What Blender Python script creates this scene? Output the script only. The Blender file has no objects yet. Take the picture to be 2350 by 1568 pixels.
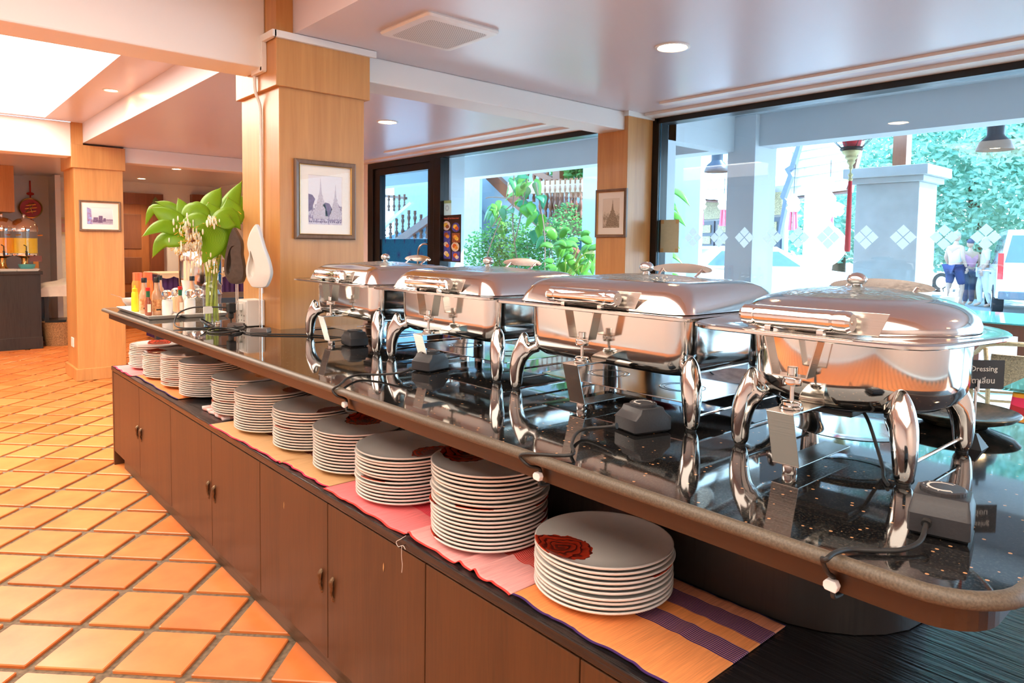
import bpy, bmesh, math, random
from mathutils import Vector, Matrix
from math import pi, sin, cos, sqrt, radians as rad
random.seed(7)
S = bpy.context.scene
COL = S.collection
# ------------------------------------------------------------------ camera
CR = Matrix(((0.75063, -0.66057, 0.01368), (-0.02911, -0.05374, -0.99813), (0.66005, 0.74883, -0.05957)))  # world axes -> camera (x right, y down, z forward)
_x = Vector(CR[0]).normalized(); _z = Vector(CR[2]); _z = (_z - _x * _z.dot(_x)).normalized(); _y = _z.cross(_x)
F_PX, PCX, PCY, CAM_H = 1598.62, 1175.0, 663.57, 1.45
cd = bpy.data.cameras.new('camera'); cam = bpy.data.objects.new('camera', cd); COL.objects.link(cam)
cam.matrix_world = Matrix(((_x[0], -_y[0], -_z[0], 0), (_x[1], -_y[1], -_z[1], 0), (_x[2], -_y[2], -_z[2], CAM_H), (0, 0, 0, 1)))
cd.sensor_width = 36; cd.lens = F_PX / 2350 * 36; cd.shift_y = -(784 - PCY) / 2350; cd.clip_start = .05; cd.clip_end = 300
S.camera = cam
CP = Vector((0, 0, CAM_H))
def ray(x, y):
    return _x * (x - PCX) + _y * (y - PCY) + _z * F_PX
def onZ(x, y, z):
    d = ray(x, y); return CP + d * ((z - CAM_H) / d.z)
def onX(x, y, X):
    d = ray(x, y); return CP + d * (X / d.x)
def onY(x, y, Y):
    d = ray(x, y); return CP + d * (Y / d.y)
# ------------------------------------------------------------------ world, sun, exposure
W = bpy.data.worlds.new('world'); S.world = W; W.use_nodes = True
wn = W.node_tree.nodes; wl = W.node_tree.links
bg = wn['Background']
SUN_DIR = Vector((.50, -.62, .78)).normalized()
wt = wn.new('ShaderNodeTexCoord'); wsep = wn.new('ShaderNodeSeparateXYZ'); wl.new(wt.outputs['Generated'], wsep.inputs[0])
wr = wn.new('ShaderNodeValToRGB'); wl.new(wsep.outputs[2], wr.inputs[0])
for _ in range(2): wr.color_ramp.elements.new(.5)
for e, (p, c) in zip(wr.color_ramp.elements, ((0, (.40, .50, .55)), (.02, (.70, .88, 1.0)), (.35, (.46, .72, 1.0)), (1, (.26, .54, 1.0)))): e.position = p; e.color = (*c, 1)
wl.new(wr.outputs[0], bg.inputs[0]); bg.inputs[1].default_value = 8.5
sd = bpy.data.lights.new('sun', 'SUN'); sd.energy = 17; sd.angle = .01; sd.color = (1, .97, .92)
so = bpy.data.objects.new('sun', sd); COL.objects.link(so); so.rotation_euler = (-SUN_DIR).to_track_quat('-Z', 'Y').to_euler(); so.location = (10, -8, 14)
S.view_settings.view_transform = 'Standard'; S.view_settings.look = 'None'; S.view_settings.gamma = 1; S.view_settings.use_curve_mapping = False
S.view_settings.exposure = 0.08
def area(name, loc, size, energy, color, rot=(0, 0, 0), size_y=None):
    l = bpy.data.lights.new(name, 'AREA'); l.energy = energy; l.color = color; l.size = size
    if size_y: l.shape = 'RECTANGLE'; l.size_y = size_y
    o = bpy.data.objects.new(name, l); COL.objects.link(o); o.location = loc; o.rotation_euler = rot; return o
WARM = (1.0, .74, .48)
# ------------------------------------------------------------------ materials
MATS = {}
def nodes(name):
    m = bpy.data.materials.new(name); m.use_nodes = True; nt = m.node_tree
    return m, nt.nodes, nt.links, nt.nodes['Principled BSDF']
def mat(name, c, rough=.5, metal=0., var=.06, scale=12., bump=0., coat=0., trans=0., emit=0., ior=1.45, spec=None, stretch=None, sss=0., c2=None, alpha=1.):
    if name in MATS: return MATS[name]
    m, n, l, b = nodes(name)
    tc = n.new('ShaderNodeTexCoord'); mp = n.new('ShaderNodeMapping'); l.new(tc.outputs['Object'], mp.inputs[0])
    if stretch: mp.inputs['Scale'].default_value = stretch
    nz = n.new('ShaderNodeTexNoise'); nz.inputs['Scale'].default_value = scale; nz.inputs['Detail'].default_value = 4
    l.new(mp.outputs[0], nz.inputs['Vector'])
    cr = n.new('ShaderNodeValToRGB'); l.new(nz.outputs[0], cr.inputs[0])
    cr.color_ramp.elements[0].position = .3; cr.color_ramp.elements[1].position = .7
    k = c2 if c2 else tuple(min(1, x * (1 + var)) for x in c)
    cr.color_ramp.elements[0].color = (*[x * (1 - var) for x in c], 1); cr.color_ramp.elements[1].color = (*k, 1)
    l.new(cr.outputs[0], b.inputs['Base Color'])
    b.inputs['Roughness'].default_value = rough; b.inputs['Metallic'].default_value = metal; b.inputs['IOR'].default_value = ior
    if coat: b.inputs['Coat Weight'].default_value = coat; b.inputs['Coat Roughness'].default_value = .05
    if trans: b.inputs['Transmission Weight'].default_value = trans
    if spec is not None: b.inputs['Specular IOR Level'].default_value = spec
    if sss: b.inputs['Subsurface Weight'].default_value = sss; b.inputs['Subsurface Radius'].default_value = (.02, .02, .01)
    if alpha < 1: b.inputs['Alpha'].default_value = alpha
    if emit:
        l.new(cr.outputs[0], b.inputs['Emission Color']); b.inputs['Emission Strength'].default_value = emit
    if bump:
        bp = n.new('ShaderNodeBump'); bp.inputs['Strength'].default_value = bump; bp.inputs['Distance'].default_value = .01
        l.new(nz.outputs[0], bp.inputs['Height']); l.new(bp.outputs[0], b.inputs['Normal'])
    MATS[name] = m; return m
def wood(name, c, c2, rough=.35, axis=2, scale=9., coat=.2, grain=.5, bump=.05):
    if name in MATS: return MATS[name]
    m, n, l, b = nodes(name)
    tc = n.new('ShaderNodeTexCoord'); mp = n.new('ShaderNodeMapping'); l.new(tc.outputs['Object'], mp.inputs[0])
    s = [1, 1, 1]; s[axis] = .06; mp.inputs['Scale'].default_value = s
    nz = n.new('ShaderNodeTexNoise'); nz.inputs['Scale'].default_value = scale * 8; nz.inputs['Detail'].default_value = 6; nz.inputs['Distortion'].default_value = .4
    n2 = n.new('ShaderNodeTexNoise'); n2.inputs['Scale'].default_value = scale * .5; n2.inputs['Detail'].default_value = 3; n2.inputs['Distortion'].default_value = 1.2
    l.new(mp.outputs[0], nz.inputs['Vector']); l.new(mp.outputs[0], n2.inputs['Vector'])
    mx = n.new('ShaderNodeMath'); mx.operation = 'MULTIPLY_ADD'; l.new(nz.outputs[0], mx.inputs[0]); mx.inputs[1].default_value = grain
    l.new(n2.outputs[0], mx.inputs[2])
    cr = n.new('ShaderNodeValToRGB'); l.new(mx.outputs[0], cr.inputs[0])
    cr.color_ramp.elements[0].position = .5 * (1 + grain) - .22; cr.color_ramp.elements[1].position = .5 * (1 + grain) + .22
    cr.color_ramp.elements[0].color = (*c, 1); cr.color_ramp.elements[1].color = (*c2, 1)
    l.new(cr.outputs[0], b.inputs['Base Color']); b.inputs['Roughness'].default_value = rough
    b.inputs['Coat Weight'].default_value = coat; b.inputs['Coat Roughness'].default_value = .12
    bp = n.new('ShaderNodeBump'); bp.inputs['Strength'].default_value = bump; bp.inputs['Distance'].default_value = .004
    l.new(nz.outputs[0], bp.inputs['Height']); l.new(bp.outputs[0], b.inputs['Normal'])
    MATS[name] = m; return m
def ramp(n, pts, const=False):
    cr = n.new('ShaderNodeValToRGB'); r = cr.color_ramp
    if const: r.interpolation = 'CONSTANT'
    while len(r.elements) < len(pts): r.elements.new(.5)
    for e, (p, c) in zip(r.elements, pts): e.position = p; e.color = (*c, 1)
    return cr
def glassmat(name, tint=(.93, .98, 1.0), refl=.06, rough=0.0):
    m, n, l, b = nodes(name); out = [x for x in n if x.type == 'OUTPUT_MATERIAL'][0]; n.remove(b)
    t = n.new('ShaderNodeBsdfTransparent'); t.inputs[0].default_value = (*tint, 1)
    g = n.new('ShaderNodeBsdfGlossy'); g.inputs['Roughness'].default_value = rough; g.inputs[0].default_value = (1, 1, 1, 1)
    lw = n.new('ShaderNodeLayerWeight'); lw.inputs[0].default_value = .5
    pw_ = n.new('ShaderNodeMath'); pw_.operation = 'POWER'; l.new(lw.outputs['Facing'], pw_.inputs[0]); pw_.inputs[1].default_value = 5.0
    ma = n.new('ShaderNodeMath'); ma.operation = 'MULTIPLY_ADD'; l.new(pw_.outputs[0], ma.inputs[0]); ma.inputs[1].default_value = .9; ma.inputs[2].default_value = refl * .5
    mx = n.new('ShaderNodeMixShader'); l.new(ma.outputs[0], mx.inputs[0]); l.new(t.outputs[0], mx.inputs[1]); l.new(g.outputs[0], mx.inputs[2])
    l.new(mx.outputs[0], out.inputs[0]); MATS[name] = m; return m
def film(name, c, tr=.6, rough=.6, var=.06, scale=60):
    m = mat(name, c, rough, var=var, scale=scale); nt = m.node_tree; n = nt.nodes; b = n['Principled BSDF']; out = [x for x in n if x.type == 'OUTPUT_MATERIAL'][0]
    t = n.new('ShaderNodeBsdfTranslucent'); t.inputs[0].default_value = (*c, 1); ms = n.new('ShaderNodeMixShader'); ms.inputs[0].default_value = tr
    nt.links.new(b.outputs[0], ms.inputs[1]); nt.links.new(t.outputs[0], ms.inputs[2]); nt.links.new(ms.outputs[0], out.inputs[0]); return m
def emis(name, c, s):
    m, n, l, b = nodes(name)
    b.inputs['Base Color'].default_value = (*c, 1); b.inputs['Emission Color'].default_value = (*c, 1); b.inputs['Emission Strength'].default_value = s
    MATS[name] = m; return m
# ------------------------------------------------------------------ mesh builder
def wloc(p):
    o = Vector((0, 0, 0))
    while p is not None: o += p.location; p = p.parent
    return o
class MB:
    def __init__(s): s.v = []; s.f = []; s.m = []; s.mi = 0
    def face(s, idx): s.f.append(idx); s.m.append(s.mi)
    def add(s, vs): k = len(s.v); s.v += [tuple(p) for p in vs]; return k
    def hexa(s, p):  # 8 points: bottom 4 ccw, top 4 ccw
        k = s.add(p)
        for q in ((3, 2, 1, 0), (4, 5, 6, 7), (0, 1, 5, 4), (1, 2, 6, 5), (2, 3, 7, 6), (3, 0, 4, 7)): s.face([k + i for i in q])
        return s
    def box(s, x0, x1, y0, y1, z0, z1):
        return s.hexa([(x0, y0, z0), (x1, y0, z0), (x1, y1, z0), (x0, y1, z0), (x0, y0, z1), (x1, y0, z1), (x1, y1, z1), (x0, y1, z1)])
    def prism(s, poly, z0, z1, fn=None):
        n = len(poly); k = s.add([(x, y, z0) for x, y in poly] + [(x, y, z1) for x, y in poly])
        if fn: s.v[k:] = [tuple(fn(*p)) for p in s.v[k:]]
        s.face([k + i for i in reversed(range(n))]); s.face([k + n + i for i in range(n)])
        for i in range(n): j = (i + 1) % n; s.face([k + i, k + j, k + n + j, k + n + i])
        return s
    def loft(s, rings, cap0=True, cap1=True, closed=True):
        n = len(rings[0]); k = len(s.v)
        for r in rings: s.add(r)
        for a in range(len(rings) - 1):
            for i in range(n if closed else n - 1):
                j = (i + 1) % n; s.face([k + a * n + i, k + a * n + j, k + (a + 1) * n + j, k + (a + 1) * n + i])
        if cap0: s.face([k + i for i in reversed(range(n))])
        if cap1: s.face([k + (len(rings) - 1) * n + i for i in range(n)])
        return s
    def lathe(s, prof, seg=32, c=(0, 0, 0), cap0=True, cap1=True, axis='z', sx=1, sy=1):
        R = []
        for r, z in prof:
            ring = []
            for i in range(seg):
                t = 2 * pi * i / seg; a, b = r * cos(t) * sx, r * sin(t) * sy
                if axis == 'z': ring.append((c[0] + a, c[1] + b, c[2] + z))
                elif axis == 'y': ring.append((c[0] + b, c[1] + z, c[2] + a))
                else: ring.append((c[0] + z, c[1] + a, c[2] + b))
            R.append(ring)
        return s.loft(R, cap0 and prof[0][0] > 1e-5, cap1 and prof[-1][0] > 1e-5)
    def tube(s, pts, r, seg=10, caps=True):
        pts = [Vector(p) for p in pts]; n = len(pts); rs = r if isinstance(r, (list, tuple)) else [r] * n
        up = None; R = []
        for i, p in enumerate(pts):
            d = (pts[min(i + 1, n - 1)] - pts[max(i - 1, 0)]).normalized()
            if up is None: up = d.orthogonal().normalized()
            up = (up - d * up.dot(d)); up = up.normalized() if up.length > 1e-6 else d.orthogonal().normalized()
            w = d.cross(up)
            R.append([tuple(p + (up * cos(2 * pi * j / seg) + w * sin(2 * pi * j / seg)) * rs[i]) for j in range(seg)])
        return s.loft(R, caps, caps)
    def grid(s, nu, nv, fn):
        k = len(s.v)
        for i in range(nu + 1):
            for j in range(nv + 1): s.v.append(tuple(fn(i / nu, j / nv)))
        for i in range(nu):
            for j in range(nv):
                a = k + i * (nv + 1) + j; s.face([a, a + nv + 1, a + nv + 2, a + 1])
        return s
    def sphere(s, c, r, seg=16, rings=8, sx=1, sy=1, sz=1):
        return s.lathe([(max(1e-6, r * sin(pi * i / rings)), -r * cos(pi * i / rings) * sz) for i in range(rings + 1)], seg, c, sx=sx, sy=sy)
    def build(s, name, mats, parent=None, smooth=False, bevel=0, off=None, auto=40):
        me = bpy.data.meshes.new(name)
        o3 = Vector(off) if off is not None else wloc(parent)
        me.from_pydata([(x - o3[0], y - o3[1], z - o3[2]) for x, y, z in s.v], [], s.f); me.update()
        if not isinstance(mats, (list, tuple)): mats = [mats]
        for m in mats: me.materials.append(m)
        for p, i in zip(me.polygons, s.m): p.material_index = i
        bm = bmesh.new(); bm.from_mesh(me); bmesh.ops.remove_doubles(bm, verts=bm.verts, dist=1e-6)
        bmesh.ops.recalc_face_normals(bm, faces=bm.faces); bm.to_mesh(me); bm.free()
        if smooth:
            me.polygons.foreach_set('use_smooth', [True] * len(me.polygons))
            if auto:
                bm = bmesh.new(); bm.from_mesh(me)
                for e in bm.edges:
                    if len(e.link_faces) == 2 and e.calc_face_angle(0) > rad(auto): e.smooth = False
                bm.to_mesh(me); bm.free()
        o = bpy.data.objects.new(name, me); COL.objects.link(o)
        if parent is not None: o.parent = parent
        if bevel:
            b = o.modifiers.new('bevel', 'BEVEL'); b.width = bevel; b.segments = 2; b.limit_method = 'ANGLE'; b.angle_limit = rad(35)
        return o
L0 = Vector((0, 0, 0))
def tag(o, label, cat, group=None, kind=None):
    o['label'] = label; o['category'] = cat
    if group: o['group'] = group
    if kind: o['kind'] = kind
    return o
def thing(name, label, cat, loc=(0, 0, 0), rotz=0, group=None):
    o = bpy.data.objects.new(name, None); o.empty_display_size = .05; COL.objects.link(o); o.location = loc; o.rotation_euler.z = rotz
    return tag(o, label, cat, group)
def dup(o, loc=None, rotz=None, label=None, group=None, parent=None):
    c = o.copy(); COL.objects.link(c)
    if parent is not None: c.parent = parent
    if loc is not None: c.location = loc
    if rotz is not None: c.rotation_euler.z = rotz
    if label: c['label'] = label
    if group: c['group'] = group
    for ch in [q for q in o.children]: dup(ch, parent=c)
    return c
def struct(o): o['kind'] = 'structure'; return o
def rrect(hx, hy, r, seg=6, cx=0, cy=0):
    out = []
    for k, (sx, sy) in enumerate(((1, 1), (-1, 1), (-1, -1), (1, -1))):
        for i in range(seg + 1):
            t = pi / 2 * (k + i / seg); out.append((cx + sx * (hx - r) + r * cos(t), cy + sy * (hy - r) + r * sin(t)))
    return out
def smoothpath(pts, n=8):
    P = [Vector(p) for p in pts]; out = []
    for i in range(len(P) - 1):
        p0, p1, p2, p3 = P[max(i - 1, 0)], P[i], P[i + 1], P[min(i + 2, len(P) - 1)]
        for k in range(n):
            t = k / n; out.append(.5 * ((2 * p1) + (-p0 + p2) * t + (2 * p0 - 5 * p1 + 4 * p2 - p3) * t * t + (-p0 + 3 * p1 - 3 * p2 + p3) * t ** 3))
    out.append(P[-1]); return out
def text(name, s, size, M4, m, parent, ext=.0004, align='CENTER'):
    cu = bpy.data.curves.new(name, 'FONT'); cu.body = s; cu.size = size; cu.extrude = ext; cu.align_x = align; cu.align_y = 'CENTER'; cu.resolution_u = 2
    t = bpy.data.objects.new(name, cu); COL.objects.link(t); bpy.context.view_layer.update()
    me = bpy.data.meshes.new_from_object(t.evaluated_get(bpy.context.evaluated_depsgraph_get())); bpy.data.objects.remove(t)
    me.transform(M4); me.name = name; me.materials.clear(); me.materials.append(m)
    if parent is not None: me.transform(Matrix.Translation(-wloc(parent)))
    o = bpy.data.objects.new(name, me); COL.objects.link(o); o.parent = parent; return o
ORD = ['', 'topmost', 'second', 'third', 'fourth', 'fifth', 'sixth', 'seventh', 'eighth', 'ninth', 'tenth', 'eleventh', 'twelfth', 'thirteenth', 'fourteenth', 'fifteenth', 'sixteenth', 'seventeenth', 'eighteenth', 'nineteenth']
# ------------------------------------------------------------------ shared materials
wall_m = mat('painted_plaster', (.80, .78, .76), .7, var=.02, scale=3, bump=.02)
ceil_m = mat('ceiling_paint', (.66, .61, .64), .28, var=.015, scale=1.5, spec=.35)
teak = wood('teak_veneer', (.46, .20, .055), (.62, .31, .10), .38, 2, 7, .15)
teak_d = wood('dark_teak', (.16, .045, .018), (.25, .08, .03), .4, 2, 7, .2)
black_al = mat('black_aluminium', (.014, .012, .012), .32, .3, var=.1)
cabw = wood('brown_cabinet_wood', (.050, .0195, .0062), (.076, .029, .0088), .46, 2, 14, .08, .8)
cabtop = wood('black_brown_top', (.010, .009, .010), (.030, .027, .026), .27, 1, 9, .0, 1.6, 1.0)
blackw = wood('black_wood', (.010, .009, .009), (.020, .017, .016), .42, 2, 12, .3, 1.0, .15)
white_pl = mat('white_plastic', (.80, .78, .74), .35, var=.02)
CEIL = 2.46
XL, XW, YB, YF = -3.2, 4.38, -3.6, 13.2
# floor slab (grout) and tiles
grout = mat('cement_grout', (.17, .12, .075), .85, var=.35, scale=60, bump=.3)
fl = MB().box(XL, XW + .1, YB, YF + .3, -.12, -.012).build('floor', grout); struct(fl)
def terra(name, c1, c2):
    m, n, l, b = nodes(name)
    oi = n.new('ShaderNodeObjectInfo'); tc = n.new('ShaderNodeTexCoord')
    nz = n.new('ShaderNodeTexNoise'); nz.inputs['Scale'].default_value = 7; nz.inputs['Detail'].default_value = 6; nz.noise_dimensions = '4D'
    l.new(tc.outputs['Object'], nz.inputs['Vector']); ml = n.new('ShaderNodeMath'); ml.operation = 'MULTIPLY'; ml.inputs[1].default_value = 40; l.new(oi.outputs['Random'], ml.inputs[0]); l.new(ml.outputs[0], nz.inputs['W'])
    ad = n.new('ShaderNodeMath'); ad.operation = 'MULTIPLY_ADD'; l.new(oi.outputs['Random'], ad.inputs[0]); ad.inputs[1].default_value = .45; l.new(nz.outputs[0], ad.inputs[2])
    cr = ramp(n, [(.35, c1), (1.0, c2)]); l.new(ad.outputs[0], cr.inputs[0]); l.new(cr.outputs[0], b.inputs['Base Color'])
    b.inputs['Roughness'].default_value = .34; b.inputs['Coat Weight'].default_value = .15; b.inputs['Coat Roughness'].default_value = .25
    bp = n.new('ShaderNodeBump'); bp.inputs['Strength'].default_value = .12; bp.inputs['Distance'].default_value = .01; l.new(nz.outputs[0], bp.inputs['Height']); l.new(bp.outputs[0], b.inputs['Normal'])
    MATS[name] = m; return m
tile_m = terra('terracotta', (.60, .145, .028), (.78, .27, .075))
HD = .1955  # half diagonal of the tile pitch
tw = .122   # half tile width
def tilemesh():
    b = MB(); p = rrect(tw, tw, .006, 2); k = 1 - .004 / tw
    ring = lambda s, z: [(x * s * cos(pi / 4) - y * s * sin(pi / 4), x * s * sin(pi / 4) + y * s * cos(pi / 4), z) for x, y in p]
    b.loft([ring(1, -.013), ring(1, -.003), ring(k, 0)], False, True); return b
tm = tilemesh().build('tile', tile_m, fl, off=(0, 0, 0))
cells = []
for i in range(-40, 40):
    for j in range(-40, 60):
        if (i + j) % 2: continue
        x, y = 1.066 + HD * i, 2.40 + HD * j + HD
        if x < XL + .2 or x > XW - .15 or y < YB + .2 or y > YF - .2: continue
        if 1.25 < x < 2.3 and .1 < y < 4.85: continue
        q = CR @ (Vector((x, y, 0)) - CP)
        vis = q.z > .3 and -120 < PCX + F_PX * q.x / q.z < 2470 and -100 < PCY + F_PX * q.y / q.z < 1700
        cab = x > 1.12 and y < 5.1
        cells.append((0 if (vis and not cab and x < 1.9) else 1, q.length, x, y))
cells.sort(); rest = MB(); first = True
for k, (h, _, x, y) in enumerate(cells):
    if k < 300 and h == 0:
        if first: o = tm; first = False
        else: o = tm.copy(); COL.objects.link(o); o.parent = fl
        o.location = (x, y, random.uniform(-.001, .0006)); o.rotation_euler.z = random.uniform(-.008, .008) + random.choice((0, pi / 2, pi))
    else:
        t = tilemesh(); kk = len(rest.v); rest.v += [(a + x, b + y, c) for a, b, c in t.v]; rest.f += [[q + kk for q in f] for f in t.f]; rest.m += t.m
ro = rest.build('distant_tiles', tile_m, fl); ro['kind'] = 'stuff'
# ceilings: lower slab right of the near column line and far away, raised slab on the left
RZ = 2.66; DX = 1.456
c1 = MB().box(DX, XW + .05, YB, YF, CEIL, CEIL + .30).build('ceiling', ceil_m); struct(c1)
# raised ceiling with the luminous recess
b = MB(); rx0, rx1, ry0, ry1 = -1.6, 1.12, 4.1, 8.22
b.box(XL, rx0, YB, 8.34, RZ, RZ + .1).box(rx1, DX - .001, YB, 8.34, RZ, RZ + .1).box(rx0, rx1, YB, ry0, RZ, RZ + .1).box(rx0, rx1, ry1, 8.34, RZ, RZ + .1)
b.box(rx0 - .03, rx0, ry0, ry1, RZ + .1, RZ + .3).box(rx1, rx1 + .03, ry0, ry1, RZ + .1, RZ + .3).box(rx0, rx1, ry0 - .03, ry0, RZ + .1, RZ + .3).box(rx0, rx1, ry1, ry1 + .03, RZ + .1, RZ + .3)
struct(b.build('ceiling', ceil_m))
struct(MB().box(XL, DX - .001, 8.60, YF, CEIL - .02, CEIL + .1).build('ceiling', ceil_m))
lp = MB().box(rx0 + .001, rx1 - .001, ry0 + .001, ry1 - .001, RZ + .2, RZ + .24).build('luminous_ceiling_or_fill_panel', emis('panel_glow', (1, .91, .78), 9.0)); tag(lp, 'large glowing white panel set in the ceiling recess above the tiled floor', 'ceiling light')
fill_panel = MB().box(-1.4, .9, -3.1, 2.7, RZ - .03, RZ - .001).build('luminous_ceiling_or_fill_panel', emis('fill_panel_glow', (1, .91, .78), 4.2)); tag(fill_panel, 'added unseen fill light panel under the ceiling behind the photographer', 'ceiling light')  # fill panel added out of view to brighten the room
beam_m = mat('beam_paint', (.82, .78, .74), .5, var=.015, scale=2)
def sbox(name, m, *a, bev=0): return struct(MB().box(*a).build(name, m, bevel=bev))
sbox('beam', beam_m, XL, 1.372, 3.40, 3.64, 2.305, RZ, bev=.008)       # cross beam left of the near column
sbox('beam', beam_m, 1.868, 4.06, 3.36, 3.60, 2.325, CEIL, bev=.008)    # cross beam to the window column
sbox('beam', beam_m, XL, 1.352, 8.34, 8.60, 2.315, RZ, bev=.006)        # far cross beam, left
sbox('beam', beam_m, 1.838, XW, 8.40, 8.62, 2.30, CEIL, bev=.006)       # far cross beam, right
# perimeter walls
sbox('wall_left', wall_m, XL - .15, XL, YB, YF, 0, RZ + .1)
sbox('wall_back', wall_m, XL, XW, YB - .15, YB, 0, RZ + .1)
sbox('wall_far', wall_m, XL, XW + .1, 13.0, 13.15, 0, CEIL)
sbox('wall_side', wall_m, 1.79, 1.86, 12.4, 13.0, 0, CEIL - .02)
sbox('trim_1', mat('recess_paint', (.72, .66, .56), .6), 1.86, 2.55, 12.95, 12.999, 0.0, 2.25)
# window side wall: frames, panes, door
fr = MB(); X0, X1 = 4.34, 4.46
def vbar(y0, y1, z0=0.0, z1=CEIL): fr.box(X0, X1, y0, y1, z0, z1)
def hbar(y0, y1, z0, z1): fr.box(X0, X1, y0, y1, z0, z1)
hbar(YB, 3.30, 2.40, CEIL); hbar(YB, 3.30, 0, .10); vbar(3.27, 3.40); vbar(-1.2, -1.14, .1, 2.40)
w1 = fr.build('window_1', black_al, bevel=.003); struct(w1)
MB().box(4.345, 4.352, 3.255, 3.262, .1, 2.4).build('glazing_bead', mat('blue_bead', (.03, .10, .16), .25, .5), w1)
gl = glassmat('window_glass', (.86, .95, .99))
MB().box(4.395, 4.401, -1.14, 3.27, .10, 2.40).build('glass_pane', gl, w1)
MB().box(4.395, 4.401, YB, -1.2, .10, 2.40).build('glass_pane', gl, w1)
fr = MB(); hbar(3.62, 6.22, 2.395, CEIL); hbar(3.62, 6.22, 0, .1); vbar(6.10, 6.22, .1, 2.395); vbar(3.62, 3.66, .1, 2.395)
w2 = fr.build('window_2', black_al, bevel=.003); struct(w2)
MB().box(4.395, 4.401, 3.66, 6.10, .10, 2.395).build('glass_pane', gl, w2)
fr = MB(); hbar(6.22, 7.62, 2.37, CEIL); vbar(7.50, 7.62, 0, 2.37); vbar(6.22, 6.30, 0, 2.37)
d1 = fr.build('door_1', black_al, bevel=.003); struct(d1)
fr = MB(); X0, X1 = 4.36, 4.44; hbar(6.30, 7.50, 2.29, 2.37); hbar(6.30, 7.50, .0, .12); vbar(7.37, 7.50, .12, 2.29); vbar(6.30, 6.36, .12, 2.29)
dl = fr.build('door_leaf', black_al, d1, bevel=.003)
MB().box(4.395, 4.401, 6.36, 7.37, .12, 2.29).build('glass_pane', glassmat('door_glass', (.62, .80, .92)), dl)
b = MB(); b.tube(smoothpath([(4.36, 6.34, 1.47), (4.31, 6.36, 1.475), (4.285, 6.40, 1.44), (4.28, 6.42, 1.36), (4.28, 6.42, 1.15), (4.285, 6.40, 1.02), (4.36, 6.34, 1.0)], 5), .012, 8)
b.build('door_handle', mat('door_steel', (.6, .6, .6), .25, 1), dl, smooth=True)
sbox('wall_window', wall_m, 4.34, 4.50, 7.62, 13.0, 0, CEIL)
sbox('trim_2', beam_m, 4.20, 4.34, YB, 3.30, 2.44, CEIL); sbox('trim_3', beam_m, 4.20, 4.34, 3.62, 7.62, 2.44, CEIL)
sbox('trim_4', beam_m, 3.95, 4.02, YB, 2.98, 2.445, CEIL); sbox('trim_5', beam_m, 3.95, 4.02, 3.95, 6.6, 2.445, CEIL)
# columns
def column(x0, x1, y0, y1, ztop, label, band=True, base=True, outz=None):
    root = thing('column', label, 'column', ((x0 + x1) / 2, (y0 + y1) / 2, 0)); root['kind'] = 'structure'
    del root['category'];
    MB().box(x0, x1, y0, y1, 0, 2.21).build('shaft', teak, root, bevel=.003)
    if band: MB().box(x0 - .022, x1 + .022, y0 - .022, y1 + .022, 2.205, ztop).build('cap_band', teak, root, bevel=.003)
    if base: MB().box(x0 - .025, x1 + .025, y0 - .025, y1 + .025, 0, .125).build('base_trim', teak, root, bevel=.004)
    return root
column(1.392, 1.850, 3.287, 3.770, 2.43, 'large teak clad column rising through the buffet counter', base=False)
struct(MB().box(1.372, 1.455, 3.268, 3.79, 2.43, RZ).build('column_neck', teak))
column(1.372, 1.820, 8.355, 8.93, 2.44, 'teak clad column standing on the tiles with a harbour picture')
struct(MB().box(1.352, 1.455, 8.335, 8.95, 2.44, RZ).build('column_neck', teak))
b = thing('column', 'teak clad column between the two big windows', 'column', (4.2, 3.46, 0)); b['kind'] = 'structure'; del b['category']
MB().box(4.045, 4.339, 3.326, 3.62, 0, 2.43).build('shaft', teak, b, bevel=.003)
MB().box(4.030, 4.339, 3.311, 3.345, 2.425, CEIL).box(4.030, 4.06, 3.345, 3.36, 2.425, CEIL).build('cable_trunking', white_pl, b)
# conduit on near column
b = MB(); b.box(1.355, 1.90, 3.245, 3.265, 2.425, 2.458); b.box(1.345, 1.366, 3.245, 3.40, 2.425, 2.458); b.box(1.345, 1.369, 3.375, 3.40, 2.29, 2.43); b.box(1.345, 1.369, 3.38, 3.515, 2.285, 2.31)
o = b.build('cable_trunking', white_pl, bevel=.002); tag(o, 'white cable trunking along the top of the large teak column', 'cable trunking')
MB().tube(smoothpath([(1.358, 3.50, 2.290), (1.360, 3.497, 2.21), (1.380, 3.49, 2.14), (1.382, 3.487, 2.05), (1.382, 3.487, 1.8), (1.382, 3.485, 1.2)], 6), .008, 8).build('conduit', white_pl, o, smooth=True)
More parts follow.
